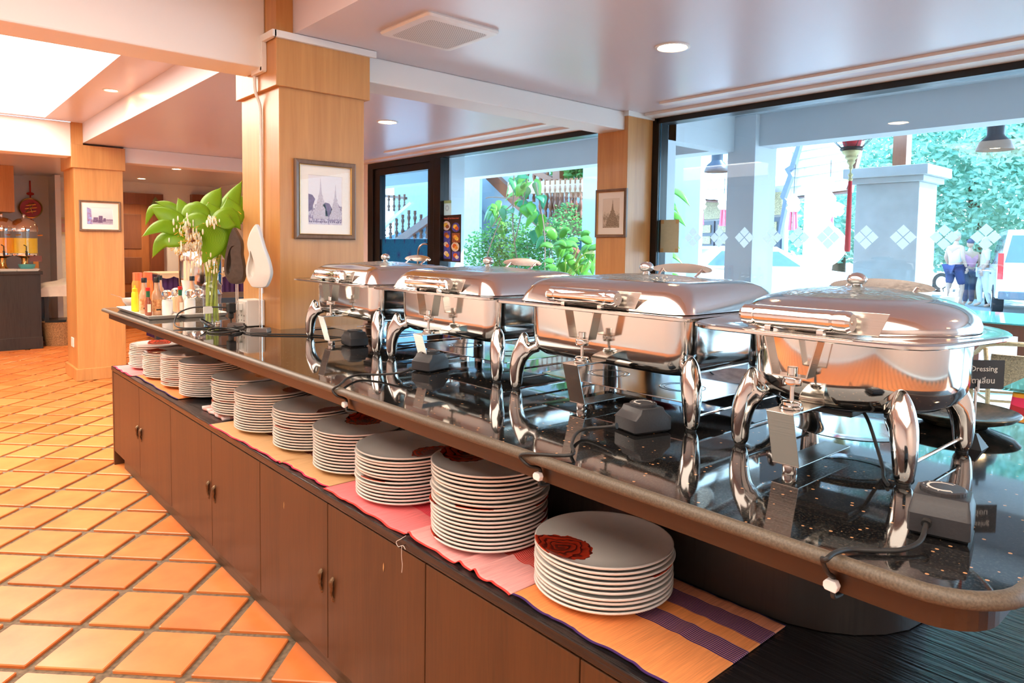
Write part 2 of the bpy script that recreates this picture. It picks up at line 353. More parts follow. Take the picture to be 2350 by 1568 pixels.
# ------------------------------------------------------------------ buffet counter
def granite():
    m, n, l, b = nodes('black_granite')
    tc = n.new('ShaderNodeTexCoord')
    v = n.new('ShaderNodeTexVoronoi'); v.inputs['Scale'].default_value = 75; v.inputs['Randomness'].default_value = 1
    n2 = n.new('ShaderNodeTexNoise'); n2.inputs['Scale'].default_value = 9; n3 = n.new('ShaderNodeTexNoise'); n3.inputs['Scale'].default_value = 260; n3.inputs['Detail'].default_value = 3
    for q in (v, n2, n3): l.new(tc.outputs['Object'], q.inputs['Vector'])
    # gold flecks: near a cell centre, only in random cells
    lt = n.new('ShaderNodeMath'); lt.operation = 'LESS_THAN'; l.new(v.outputs['Distance'], lt.inputs[0]); lt.inputs[1].default_value = .20
    sx = n.new('ShaderNodeSeparateColor'); l.new(v.outputs['Color'], sx.inputs[0])
    gt = n.new('ShaderNodeMath'); gt.operation = 'GREATER_THAN'; l.new(sx.outputs[0], gt.inputs[0]); gt.inputs[1].default_value = .84
    mu = n.new('ShaderNodeMath'); mu.operation = 'MULTIPLY'; l.new(lt.outputs[0], mu.inputs[0]); l.new(gt.outputs[0], mu.inputs[1])
    cr = ramp(n, [(.52, (.006, .006, .007)), (.75, (.05, .043, .032))]); l.new(n3.outputs[0], cr.inputs[0])
    mx = n.new('ShaderNodeMix'); mx.data_type = 'RGBA'; l.new(mu.outputs[0], mx.inputs[0]); l.new(cr.outputs[0], mx.inputs[6]); mx.inputs[7].default_value = (.45, .24, .11, 1)
    l.new(mx.outputs[2], b.inputs['Base Color']); b.inputs['Roughness'].default_value = .045; b.inputs['IOR'].default_value = 1.6
    b.inputs['Coat Weight'].default_value = .25; b.inputs['Coat Roughness'].default_value = .02
    MATS['black_granite'] = m; return m
gran = granite()
edge_m = mat('honed_granite_edge', (.085, .066, .047), .45, var=.25, scale=320, c2=(.125, .097, .068))
ZT = 1.034
ct = thing('buffet_counter', 'long black granite topped buffet counter around the large teak column', 'counter', (1.5, 2.6, 0))
# outline of the slab: rounded near end, square far end; hole for the column
cx0, cx1, cy0, cy1 = .945, 2.085, .20, 4.98
def outline(ins):
    r = .11 - ins; out = []
    x0, x1, y0, y1 = cx0 + ins, cx1 - ins, cy0 + ins, cy1 - ins
    for (cx, cy, a0, rr) in ((x1 - r, y0 + r, -90, r), (x1 - .02, y1 - .02, 0, .02), (x0 + .02, y1 - .02, 90, .02), (x0 + r, y0 + r, 180, r)):
        for i in range(9): t = rad(a0 + 90 * i / 8); out.append((cx + rr * cos(t), cy + rr * sin(t)))
    return out
bm = bmesh.new()
prof = [(.0, -.008), (.004, -.003), (.010, .0), (.018, .0)]
hx0, hx1, hy0, hy1 = 1.391, 1.851, 3.286, 3.771
def ringv(pts, z): return [bm.verts.new((x, y, z)) for x, y in pts]
outer = ringv(outline(.018), ZT); hole = ringv([(hx0, hy0), (hx1, hy0), (hx1, hy1), (hx0, hy1)], ZT)
es = [bm.edges.new((R[i], R[(i + 1) % len(R)])) for R in (outer, hole) for i in range(len(R))]
bmesh.ops.triangle_fill(bm, use_beauty=True, edges=es)
bmesh.ops.recalc_face_normals(bm, faces=bm.faces)
me = bpy.data.meshes.new('countertop'); bm.to_mesh(me); bm.free()
if me.polygons[0].normal.z < 0: me.flip_normals()
me.materials.append(gran); top = bpy.data.objects.new('countertop', me); COL.objects.link(top); top.parent = ct; me.transform(Matrix.Translation(-ct.location))
b = MB(); R = [[(x, y, ZT + z) for x, y in outline(i)] for i, z in ((.018, .0), (.013, .0015), (.007, .0), (.002, -.005), (.0, -.012), (.002, -.018), (.008, -.021), (.03, -.021), (.15, -.021))]
b.loft(R, False, False); b.build('nosing', edge_m, ct, smooth=True, auto=60)
# wooden apron below the slab
def opoly(ins, ey=0):
    o = outline(ins); return o
b = MB(); A = outline(.035); B = outline(.065)
R = [[(x, y, ZT - .021) for x, y in A], [(x, y, ZT - .062) for x, y in A], [(x, y, ZT - .062) for x, y in B], [(x, y, ZT - .021) for x, y in B]]
b.loft(R, False, False); b.build('apron', wood('apron_wood', (.024, .0095, .0035), (.040, .016, .006), .38, 1, 14, .2, .8), ct)
# riser below: round near end, split by the column
rz0, rz1 = .648, ZT - .03
b = MB(); p = [(1.41, 3.26), (1.41, 1.2)]
for i in range(13): t = rad(180 + 180 * i / 12); p.append((1.66 + .25 * cos(t), .76 + .255 * sin(t)))
p += [(1.91, 3.26)]
b.prism([tuple(q) for q in reversed(p)], rz0, rz1); b.build('riser', blackw, ct, smooth=True, auto=30)
MB().box(1.41, 1.91, 3.80, 4.86, rz0, rz1).build('riser', blackw, ct)
# ------------------------------------------------------------------ base cabinets
base_lbl = ['base cabinet at the far end below the pink mat', 'base cabinet second from the far end', 'base cabinet in the middle of the plate shelf', 'base cabinet below the two pale mats', 'base cabinet nearest the camera below the orange and purple mat', 'base cabinet out at the near corner']
Yd = [5.06, 4.41, 3.79, 3.17, 2.615, 2.05, 1.49, .934, .36]
brass = mat('aged_bronze', (.16, .10, .055), .42, .85, var=.3, scale=80, bump=.3)
def handle(root, y, s):
    q = MB(); x = 1.036
    q.lathe([(.0105, 0), (.0105, .004), (.006, .006)], 12, (x, y, .376), axis='x')
    for i in range(len(q.v)): v = q.v[i]; q.v[i] = (x - (v[0] - x), v[1], v[2])
    q.tube(smoothpath([(x - .002, y, .376), (x - .014, y, .374), (x - .020, y, .364), (x - .019, y + s * .002, .345), (x - .020, y, .330), (x - .013, y, .312), (x - .003, y, .304)], 4), [.004, .006, .007, .0075, .008, .008, .0085, .009, .009, .0088, .0085, .0075, .007, .0065, .006, .0055, .005, .005, .006, .007, .0075, .006, .0055, .005, .004][:25], 8)
    q.sphere((x - .012, y, .306), .008, 8, 6)
    return q.build('handle', brass, root, smooth=True)
topm = cabtop
cb = thing('base_cabinet', 'long low brown wooden cabinet with plate stacks on it, under the counter', 'cabinet', (1.6, 2.5, 0))
MB().box(1.018, 2.45, -.75, 5.085, .618, .646).build('cabinet_top', topm, cb, bevel=.004)
MB().box(1.030, 2.42, -.72, 3.24, .095, .617).box(1.030, 2.42, 3.82, 5.05, .095, .617).box(1.030, 1.37, 3.24, 3.82, .095, .617).build('carcass', cabw, cb)
MB().box(1.052, 2.40, -.70, 3.24, 0, .095).box(1.052, 2.40, 3.82, 4.93, 0, .095).box(1.052, 1.37, 3.24, 3.82, 0, .095).build('plinth', wood('plinth_wood', (.045, .028, .014), (.085, .055, .030), .5, 1, 14, .1, 1.0, .2), cb)
MB().box(1.020, 1.20, 5.050, 5.075, 0, .617).build('end_panel', cabw, cb)
for i in range(len(Yd) - 1):
    y1, y0 = Yd[i] - .002, Yd[i + 1] + .002
    MB().box(1.022, 1.036, y0, y1, .092, .612).build('door', cabw, cb, bevel=.0015)
MB().box(1.022, 1.036, -.25, .356, .092, .612).build('door', cabw, cb, bevel=.0015)
doors = [q for q in cb.children if q.name.startswith('door')]
for di, y, s in ((0, 4.452, 1), (1, 4.372, -1), (2, 3.208, 1), (3, 3.132, -1), (4, 2.092, 1), (5, 2.012, -1), (6, .972, 1), (7, .896, -1)): handle(doors[di], y, s)
# fixing scars and hanging thread
thr = MB(); t0 = onZ(938, 1228, .655)
thr.tube(smoothpath([(1.032, 1.60, .650), (1.014, 1.60, .645), (1.012, 1.618, .632), (1.012, 1.608, .622), (1.013, 1.595, .628), (1.013, 1.583, .632), (1.012, 1.572, .626)], 6), .0008, 5)
thr.tube(smoothpath([(1.013, 1.592, .630), (1.014, 1.594, .60), (1.014, 1.590, .575), (1.014, 1.593, .553)], 6), .0007, 5)
tag(thr.build('loose_thread', mat('white_thread', (.75, .7, .65), .9)), 'white loose thread hanging from the corner of the pale pink mat', 'thread')
# ------------------------------------------------------------------ plates with a rose print
def platemat():
    m, n, l, b = nodes('rose_china')
    tc = n.new('ShaderNodeTexCoord'); mp = n.new('ShaderNodeMapping'); l.new(tc.outputs['Object'], mp.inputs[0])
    mp.inputs['Location'].default_value = (.106, 0, 0); mp.inputs['Scale'].default_value = (1, 1, 0)   # rose centre at x = -.106
    def mth(op, a, c=None, v=None):
        q = n.new('ShaderNodeMath'); q.operation = op
        if isinstance(a, (int, float)): q.inputs[0].default_value = a
        else: l.new(a, q.inputs[0])
        if c is not None:
            if isinstance(c, (int, float)): q.inputs[1].default_value = c
            else: l.new(c, q.inputs[1])
        if v is not None: q.inputs[2].default_value = v
        return q.outputs[0]
    ln = n.new('ShaderNodeVectorMath'); ln.operation = 'LENGTH'; l.new(mp.outputs[0], ln.inputs[0])
    nz = n.new('ShaderNodeTexNoise'); nz.inputs['Scale'].default_value = 55; nz.inputs['Detail'].default_value = 1; l.new(mp.outputs[0], nz.inputs['Vector'])
    r = mth('MULTIPLY_ADD', nz.outputs[0], .022, None); q = r.node; l.new(ln.outputs['Value'], q.inputs[2])
    mask = mth('LESS_THAN', r, .082)
    nb = n.new('ShaderNodeTexNoise'); nb.inputs['Scale'].default_value = 16; nb.inputs['Detail'].default_value = 2; l.new(mp.outputs[0], nb.inputs['Vector'])
    rr = mth('MULTIPLY_ADD', nb.outputs[0], .085, None); l.new(ln.outputs['Value'], rr.node.inputs[2])
    sp = n.new('ShaderNodeSeparateXYZ'); l.new(mp.outputs[0], sp.inputs[0])
    an = mth('ARCTAN2', sp.outputs[1], sp.outputs[0]); ph = mth('MULTIPLY', an, 1.0)
    w = mth('MULTIPLY', rr, 340.0); w2 = mth('ADD', w, ph); fr = mth('FRACT', mth('MULTIPLY', w2, 1 / (2 * pi)))
    cr = ramp(n, [(0, (.05, .004, .003)), (.08, (.13, .008, .004)), (.28, (.42, .028, .010)), (.8, (.60, .05, .018)), (.93, (.34, .018, .008)), (1, (.05, .004, .003))]); l.new(fr, cr.inputs[0])
    # darker heart
    ct_ = ramp(n, [(0, (.30, .30, .30)), (.35, (.65, .65, .65)), (.7, (1, 1, 1))]); l.new(mth('MULTIPLY', ln.outputs['Value'], 13.0), ct_.inputs[0])
    mm = n.new('ShaderNodeMix'); mm.data_type = 'RGBA'; mm.blend_type = 'MULTIPLY'; mm.inputs[0].default_value = 1; l.new(cr.outputs[0], mm.inputs[6]); l.new(ct_.outputs[0], mm.inputs[7])
    geo = n.new('ShaderNodeTexCoord'); nn = n.new('ShaderNodeSeparateXYZ'); l.new(geo.outputs['Normal'], nn.inputs[0])
    up = mth('GREATER_THAN', nn.outputs[2], .15); mk = mth('MULTIPLY', mask, up)
    mx = n.new('ShaderNodeMix'); mx.data_type = 'RGBA'; l.new(mk, mx.inputs[0]); mx.inputs[6].default_value = (.86, .84, .80, 1); l.new(mm.outputs[2], mx.inputs[7])
    l.new(mx.outputs[2], b.inputs['Base Color']); b.inputs['Roughness'].default_value = .16; b.inputs['Coat Weight'].default_value = .4
    MATS['rose_china'] = m; return m
china = platemat()
PR = .1625
def plate_mb(R=PR):
    b = MB(); k = R / .167
    prof = [(.0001, .0), (.098, .0), (.100, .0), (.103, .003), (.125, .0065), (.150, .0105), (.162, .0145), (.1655, .0170), (.167, .0190), (.1668, .0208), (.1652, .0218), (.1628, .0212), (.155, .0178), (.140, .0128), (.122, .0092), (.108, .0072), (.095, .0062), (.0001, .0062)]
    b.lathe([(r * k, z) for r, z in prof], 72); return b
pl0 = plate_mb().build('dinner_plate', china, None, smooth=True, auto=50)
PITCH = .01085
import numpy as np
# centre x, y, count, top rose angle, wording
stacks = [
 (1.238, 4.852, 13, 4.38, 'far end stack'),
 (1.222, 4.452, 13, 5.35, 'second stack from far end'),
 (1.232, 4.122, 16, 3.1, 'third stack from far end'),
 (1.235, 3.795, 16, 3.3, 'fourth stack from far end'),
 (1.224, 3.248, 15, 3.2, 'folded checked mat stack'),
 (1.214, 2.944, 15, 2.85, 'farthest stack on beige mats'),
 (1.238, 2.588, 14, 1.95, 'middle stack on beige mats'),
 (1.240, 2.238, 13, 4.0, 'nearest stack on beige mats'),
 (1.218, 1.885, 14, 1.95, 'stack on bright pink mat'),
 (1.214, 1.460, 19, 4.75, 'tall stack on pale pink mat'),
 (1.228, 1.055, 10, 5.886, 'nearest stack, on orange mat')]
rnd = random.Random(3); firstp = True
for cx, cy, n, ang, wd in stacks:
    dx = dy = 0
    for k in range(n):
        top_i = n - k
        if k: dx += rnd.uniform(-.0016, .0016); dy += rnd.uniform(-.0016, .0016); dx *= .92; dy *= .92
        if rnd.random() < .16 and 0 < k < n - 1: ox, oy = rnd.uniform(-.006, .006), rnd.uniform(-.004, .004)
        else: ox = oy = 0
        o = pl0 if firstp else dup(pl0); firstp = False
        zb = .6515
        if 'folded' in wd: zb = .662
        o.location = (cx + dx + ox, cy + dy + oy, zb + k * PITCH + .0008); o.rotation_euler.z = (ang if k == n - 1 else (rnd.uniform(-.2, 1.9) + pi if rnd.random() < .62 else rnd.uniform(0, 6.28)))
        w = 'rose print plate, ' + ('at the bottom' if top_i == n else ORD[top_i] + (' from the top' if top_i > 1 else '')) + ' of the ' + wd
        tag(o, w, 'plate', 'rose print dinner plates stacked under the counter')
# ------------------------------------------------------------------ woven mats
def matmat(name, stripes, fine=None, edge=None, weave=1.0):
    """stripes: list of (pos, colour) across local x in 0..1 (front to back) -- fine: (lo, hi, colour) thin lines"""
    m, n, l, b = nodes(name)
    uv = n.new('ShaderNodeUVMap'); sp = n.new('ShaderNodeSeparateXYZ'); l.new(uv.outputs[0], sp.inputs[0])
    cr = ramp(n, stripes, True); l.new(sp.outputs[0], cr.inputs[0]); last = cr.outputs[0]
    if fine:
        lines = n.new('ShaderNodeMath'); lines.operation = 'MULTIPLY'; l.new(sp.outputs[0], lines.inputs[0]); lines.inputs[1].default_value = fine[3]
        fr = n.new('ShaderNodeMath'); fr.operation = 'FRACT'; l.new(lines.outputs[0], fr.inputs[0])
        ls = n.new('ShaderNodeMath'); ls.operation = 'LESS_THAN'; l.new(fr.outputs[0], ls.inputs[0]); ls.inputs[1].default_value = fine[4] if len(fine) > 4 else .22
        # only inside the dark bands
        k = ramp(n, fine[0], True); l.new(sp.outputs[0], k.inputs[0])
        mu = n.new('ShaderNodeMath'); mu.operation = 'MULTIPLY'; l.new(ls.outputs[0], mu.inputs[0]); l.new(k.outputs[0], mu.inputs[1])
        mx = n.new('ShaderNodeMix'); mx.data_type = 'RGBA'; l.new(mu.outputs[0], mx.inputs[0]); l.new(last, mx.inputs[6]); mx.inputs[7].default_value = (*fine[2], 1); last = mx.outputs[2]
    # cross threads
    tc = n.new('ShaderNodeTexCoord'); mp = n.new('ShaderNodeMapping'); l.new(tc.outputs['Object'], mp.inputs[0]); mp.inputs['Scale'].default_value = (12, 420, 12)
    nz = n.new('ShaderNodeTexNoise'); nz.inputs['Scale'].default_value = 1; nz.inputs['Detail'].default_value = 3; l.new(mp.outputs[0], nz.inputs['Vector'])
    k2 = ramp(n, [(.3, (.80, .78, .80)), (.7, (1.08, 1.08, 1.08))]); l.new(nz.outputs[0], k2.inputs[0])
    mm = n.new('ShaderNodeMix'); mm.data_type = 'RGBA'; mm.blend_type = 'MULTIPLY'; mm.inputs[0].default_value = weave; l.new(last, mm.inputs[6]); l.new(k2.outputs[0], mm.inputs[7])
    l.new(mm.outputs[2], b.inputs['Base Color']); b.inputs['Roughness'].default_value = .85; b.inputs['Sheen Weight'].default_value = .0
    bp = n.new('ShaderNodeBump'); bp.inputs['Strength'].default_value = .25; bp.inputs['Distance'].default_value = .002; l.new(nz.outputs[0], bp.inputs['Height']); l.new(bp.outputs[0], b.inputs['Normal'])
    return m
OR, PU, PK, RD, PP, BE, MA, HP, HR = (.86, .30, .085), (.045, .008, .11), (.95, .24, .25), (.72, .045, .035), (.85, .42, .40), (.72, .44, .20), (.17, .018, .022), (.95, .22, .24), (.90, .03, .10)
on, off_ = (1, 1, 1), (0, 0, 0)
m_op = matmat('mat_orange_purple', [(0, PU), (.012, OR), (.42, PU), (.585, OR), (.70, PU), (.875, (.74, .29, .16)), (.988, PU)], ([(0, off_), (.42, on), (.585, off_), (.70, on), (.875, off_)], 0, (.85, .40, .22), 62, .2))
m_pp = matmat('mat_pale_pink', [(0, RD), (.012, PP), (.36, RD), (.66, PP), (.985, RD)], ([(0, off_), (.36, on), (.66, off_)], 0, (.92, .50, .45), 58, .2))
m_pr = matmat('mat_pink_red', [(0, RD), (.012, PK), (.36, HR), (.78, PK), (.985, RD)], ([(0, off_), (.36, on), (.78, off_)], 0, (.95, .30, .20), 60, .2))
m_bm = matmat('mat_beige_maroon', [(0, HR), (.012, BE), (.34, MA), (.74, BE), (.985, HR)], ([(0, off_), (.34, on), (.74, off_)], 0, (.80, .42, .30), 62, .22))
m_hp = matmat('mat_hot_pink', [(0, HR), (.02, (.95, .30, .30)), (.48, (.92, .03, .10)), (.9, (.95, .30, .30))])
def checkmat():
    m, n, l, b = nodes('mat_pink_check'); uv = n.new('ShaderNodeUVMap'); c = n.new('ShaderNodeTexChecker'); l.new(uv.outputs[0], c.inputs[0]); c.inputs['Scale'].default_value = 9
    c.inputs[1].default_value = (.93, .42, .36, 1); c.inputs[2].default_value = (.90, .70, .68, 1); l.new(c.outputs[0], b.inputs['Base Color']); b.inputs['Roughness'].default_value = .85; return m
m_ck = checkmat()
def cloth(name, label, x0, x1, y0, y1, m, z=.6465, folds=(), amp=.0012, th=.0022, seed=0, sk=0.0):
    r = random.Random(seed); me = bpy.data.meshes.new(name); NU, NV = 26, 90; V = []; Fc = []; UV = []
    ph = [r.uniform(0, 6) for _ in range(4)]
    def pt(u, v, top):
        x = x0 + (x1 - x0) * u + .0035 * sin(v * 21 + ph[0]) * (1 - u) * (1 - u) + sk * (v - .5)
        y = y0 + (y1 - y0) * v
        h = amp * (sin(v * 9 + u * 2 + ph[1]) + .6 * sin(v * 23 + ph[2]) + .4 * sin(v * 47 + ph[3])) + 1.7 * amp
        for c, w, a in folds: h += a * math.exp(-((v - c - .03 * u) / w) ** 2) * (1 - .6 * u)
        return (x, y, z + (th if top else 0) + max(0, h))
    n1 = NV + 1
    for i in range(NU + 1):
        for j in range(n1): V.append(pt(i / NU, j / NV, 1)); 
    for i in range(NU + 1):
        for j in range(n1): q = pt(i / NU, j / NV, 0); V.append((q[0], q[1], max(z, q[2])))
    o2 = (NU + 1) * n1; uvs = []
    for i in range(NU):
        for j in range(NV):
            a = i * n1 + j; Fc.append((a, a + n1, a + n1 + 1, a + 1)); Fc.append((o2 + a + 1, o2 + a + n1 + 1, o2 + a + n1, o2 + a))
    for i in range(NU): a = i * n1; Fc.append((a, o2 + a, o2 + a + n1, a + n1)); a = i * n1 + NV; Fc.append((a, a + n1, o2 + a + n1, o2 + a))
    for j in range(NV): a = j; Fc.append((a, a + 1, o2 + a + 1, o2 + a)); a = NU * n1 + j; Fc.append((a, o2 + a, o2 + a + 1, a + 1))
    me.from_pydata(V, [], Fc); uvl = me.uv_layers.new(name='UVMap')
    for lp in me.loops: k = lp.vertex_index % o2; uvl.data[lp.index].uv = ((k // n1) / NU, (k % n1) / NV)
    me.materials.append(m); me.polygons.foreach_set('use_smooth', [True] * len(me.polygons)); me.update()
    bm = bmesh.new(); bm.from_mesh(me); bmesh.ops.recalc_face_normals(bm, faces=bm.faces); bm.to_mesh(me); bm.free()
    o = bpy.data.objects.new(name, me); COL.objects.link(o); tag(o, label, 'place mat'); return o
cloth('woven_mat', 'orange and purple striped woven mat under the plate stack nearest the camera', 1.040, 1.403, .69, 1.166, m_op, folds=((.25, .03, .003), (.6, .02, .002), (.75, .02, .002)), seed=1)
cloth('woven_mat', 'pale pink woven mat with red stripes and a rippled front edge', 1.036, 1.398, 1.170, 1.606, m_pp, folds=((.30, .028, .011), (.45, .025, .010), (.16, .022, .004), (.985, .02, .008)), seed=2)
cloth('woven_mat', 'bright pink and red woven mat between the beige and pale pink ones', 1.030, 1.396, 1.612, 2.092, m_pr, folds=((.7, .03, .003),), seed=3)
cloth('woven_mat', 'beige and maroon woven mat, the nearer of the two', 1.040, 1.400, 2.094, 2.440, m_bm, folds=((.8, .03, .003),), seed=4)
cloth('woven_mat', 'beige and maroon woven mat, the longer one farther away', 1.020, 1.396, 2.444, 3.150, m_bm, folds=((.015, .012, .006), (.5, .02, .002), (.3, .02, .002)), seed=5, sk=-.02)
o = cloth('folded_mat', 'pink and white checked mat folded flat under a plate stack', 1.085, 1.39, 3.20, 3.50, m_ck, seed=6, amp=.0006, th=.012)
cloth('woven_mat', 'orange and purple striped woven mat near the far end of the cabinet', 1.050, 1.400, 3.78, 4.600, m_op, seed=7, amp=.0009)
cloth('woven_mat', 'hot pink woven mat on the far end of the cabinet', 1.020, 1.398, 4.604, 5.030, m_hp, seed=8, folds=((.16, .03, .006),))
# ------------------------------------------------------------------ stainless chafing dishes
def steel(name, rough, c=(.72, .70, .67), aniso=0, bump=0, scale=4.):
    m, n, l, b = nodes(name)
    tc = n.new('ShaderNodeTexCoord'); nz = n.new('ShaderNodeTexNoise'); nz.inputs['Scale'].default_value = scale; nz.inputs['Detail'].default_value = 5; l.new(tc.outputs['Object'], nz.inputs['Vector'])
    cr = ramp(n, [(.3, (max(0, rough - .04),) * 3), (.75, (rough + .07,) * 3)]); l.new(nz.outputs[0], cr.inputs[0]); l.new(cr.outputs[0], b.inputs['Roughness'])
    b.inputs['Base Color'].default_value = (*c, 1); b.inputs['Metallic'].default_value = 1
    if bump:
        mp = n.new('ShaderNodeMapping'); mp.inputs['Scale'].default_value = (4, 4, 300); l.new(tc.outputs['Object'], mp.inputs[0])
        n2 = n.new('ShaderNodeTexNoise'); n2.inputs['Scale'].default_value = 1; l.new(mp.outputs[0], n2.inputs['Vector'])
        bp = n.new('ShaderNodeBump'); bp.inputs['Strength'].default_value = bump; bp.inputs['Distance'].default_value = .001; l.new(n2.outputs[0], bp.inputs['Height']); l.new(bp.outputs[0], b.inputs['Normal'])
    MATS[name] = m; return m
chrome = steel('chrome', .035, (.80, .79, .78)); steel_p = steel('polished_steel', .09); steel_b = steel('brushed_steel', .22, (.66, .63, .58), bump=.2); lid_s = steel('lid_steel', .13, (.74, .70, .68))
def wetglass():
    m, n, l, b = nodes('wet_glass'); tc = n.new('ShaderNodeTexCoord'); v = n.new('ShaderNodeTexVoronoi'); v.inputs['Scale'].default_value = 90; l.new(tc.outputs['Object'], v.inputs['Vector'])
    b.inputs['Base Color'].default_value = (.50, .56, .56, 1); b.inputs['Roughness'].default_value = .08; b.inputs['Transmission Weight'].default_value = .75; b.inputs['IOR'].default_value = 1.3
    bp = n.new('ShaderNodeBump'); bp.inputs['Strength'].default_value = .5; bp.inputs['Distance'].default_value = .004; l.new(v.outputs['Distance'], bp.inputs['Height']); l.new(bp.outputs[0], b.inputs['Normal'])
    MATS['wet_glass'] = m; return m
wet = wetglass(); rubber = mat('black_rubber', (.015, .015, .015), .5); dark_pl = mat('dark_grey_plastic', (.026, .027, .031), .42, var=.05, scale=200, bump=.05)
# horn shaped leg grown with a skin modifier; local: foot at the origin, arm towards +x
def leg_mesh():
    me = bpy.data.meshes.new('leg')
    P = [(0, 0, .0), (-.001, 0, .03), (-.0005, 0, .06), (.004, 0, .09), (.013, 0, .117), (.020, 0, .140), (.021, 0, .158), (.019, 0, .172), (.036, 0, .124), (.056, 0, .130), (.070, 0, .131)]
    E_ = [(0, 1), (1, 2), (2, 3), (3, 4), (4, 5), (5, 6), (6, 7), (4, 8), (8, 9), (9, 10)]
    Rr = [.0130, .0158, .0182, .0200, .0212, .0182, .0120, .0045, .0172, .0150, .0160]
    me.from_pydata(P, E_, []); o = bpy.data.objects.new('leg', me); COL.objects.link(o)
    m = o.modifiers.new('s', 'SKIN'); m.use_smooth_shade = True
    for v, r in zip(me.skin_vertices[0].data, Rr): v.radius = (r * 1.30, r * 1.30)
    me.skin_vertices[0].data[0].use_root = True
    ss = o.modifiers.new('u', 'SUBSURF'); ss.levels = ss.render_levels = 2
    bpy.context.view_layer.update(); m2 = bpy.data.meshes.new_from_object(o.evaluated_get(bpy.context.evaluated_depsgraph_get())); bpy.data.objects.remove(o)
    z0 = min(v.co.z for v in m2.vertices); zz = 1.0
    for v in m2.vertices: v.co.z -= z0
    m2.name = 'leg'; m2.materials.clear(); m2.materials.append(steel_p); m2.polygons.foreach_set('use_smooth', [True] * len(m2.polygons)); return m2
LEG = leg_mesh()
def legs(root, hx, hy):
    for sx, sy in ((-1, 1), (-1, -1), (1, -1), (1, 1)):
        o = bpy.data.objects.new('leg', LEG); COL.objects.link(o); o.parent = root; o.location = (sx * hx, sy * hy, 0); o.rotation_euler.z = math.atan2(-sy, -sx)
        q = MB().lathe([(.012, 0), (.012, .0035)], 16); f = q.build('rubber_foot', rubber, o, off=(0, 0, 0)); 
def common(root, fx, hy, hx, wy):
    """front gear: hanger, levelling bolt, bent bracket; fx = x of the flange front"""
    b = MB(); a0 = fx + .012; w = .030
    for s in (1, -1):
        b.hexa([(a0, s * .050, .258), (a0 + w, s * .050, .258), (a0 + w, s * .048, .258), (a0, s * .048, .258)][:4] + [(0, 0, 0)] * 4) if False else None
        p = [(s * .052, .258), (s * .034, .186)]
        b.hexa([(a0, p[0][0], p[0][1]), (a0 + w, p[0][0], p[0][1]), (a0 + w, p[0][0] - s * .0025, p[0][1]), (a0, p[0][0] - s * .0025, p[0][1]),
                (a0, p[1][0], p[1][1]), (a0 + w, p[1][0], p[1][1]), (a0 + w, p[1][0] - s * .0025, p[1][1]), (a0, p[1][0] - s * .0025, p[1][1])])
    b.box(a0, a0 + w, -.034, .034, .184, .1865); b.build('hanger_strap', steel_b, root)
    b = MB(); c = (a0 + w / 2, 0, 0)
    b.lathe([(.0095, .1868), (.0095, .201), (.0085, .202)], 18, c); b.lathe([(.0165, .168), (.0172, .170), (.0172, .181), (.016, .183)], 20, c)
    b.lathe([(.0042, .130), (.0042, .170)], 10, c); b.lathe([(.021, .1245), (.021, .129), (.018, .131), (.018, .136), (.015, .138)], 20, c)
    b.build('levelling_bolt', steel_p, root, smooth=True)
    b = MB(); xf = fx - .018; t = .0025; w2 = .026
    b.box(xf, -hx + .03, -w2, w2, .121, .1235)
    b.hexa([(xf + .030, -w2, .020), (xf + .030 + t, -w2, .020), (xf + .030 + t, w2, .020), (xf + .030, w2, .020), (xf, -w2, .1235), (xf + t, -w2, .1235), (xf + t, w2, .1235), (xf, w2, .1235)])
    b.box(xf + .030, -hx + .10, -w2, w2, .018, .0205); b.build('bent_bracket', steel_b, root, bevel=.0006)
    MB().lathe([(.0135, 0), (.014, .002), (.014, .016), (.0135, .018)], 20, (xf + .048, 0, 0)).build('bracket_foot', steel_p, root, smooth=True)
    b = MB()
    for z0, z1 in ((.117, .145),):
        X, Y = hx - .048, hy - .045
        b.box(-X - .002, -X + .002, -Y, Y, z0, z1).box(X - .002, X + .002, -Y, Y, z0, z1).box(-X, X, -Y - .002, -Y + .002, z0, z1).box(-X, X, Y - .002, Y + .002, z0, z1)
    b.build('frame_bar', steel_b, root)
    b = MB()
    for s in (1, -1):
        b.tube([(-hx, s * hy, .030), (hx, s * hy, .030)], .0032, 8); b.sphere((-hx + .016, s * hy, .030), .0065, 10, 6); b.sphere((hx - .016, s * hy, .030), .0065, 10, 6)
    b.build('lower_rail', steel_p, root, smooth=True)
def handle_front(root, x, z, hy, r=.0200):
    b = MB(); p = [(r * .78, -hy), (r, -hy + .006), (r * 1.03, -hy + .018), (r * .97, -hy + .028), (r * .86, -hy + .030), (r, -hy + .034), (r, -hy + .060), (r * .97, -hy + .062)]
    b.lathe(p + [(a, -y) for a, y in reversed(p)], 28, (x, 0, z), axis='y'); h = b.build('front_handle', chrome, root, smooth=True, auto=30)
    for s in (1, -1): MB().box(x - .006, x + .006, s * (hy - .055) - .006, s * (hy - .055) + .006, z - r - .018, z - r * .6).build('handle_post', chrome, h)
    MB().lathe([(.0045, -hy - .001), (.0045, -hy + .001)], 12, (x, 0, z), axis='y').build('screw', steel_b, h)
    b = MB(); t = .002
    b.hexa([(x + .022, -hy - .035, z - .022), (x + .024, -hy - .035, z - .022), (x + .024, hy, z - .022), (x + .022, hy, z - .022), (x + .027, -hy - .050, z + .018), (x + .029, -hy - .050, z + .018), (x + .029, hy - .01, z + .018), (x + .027, hy - .01, z + .018)])
    b.build('heat_shield', steel_b, h, bevel=.0008)
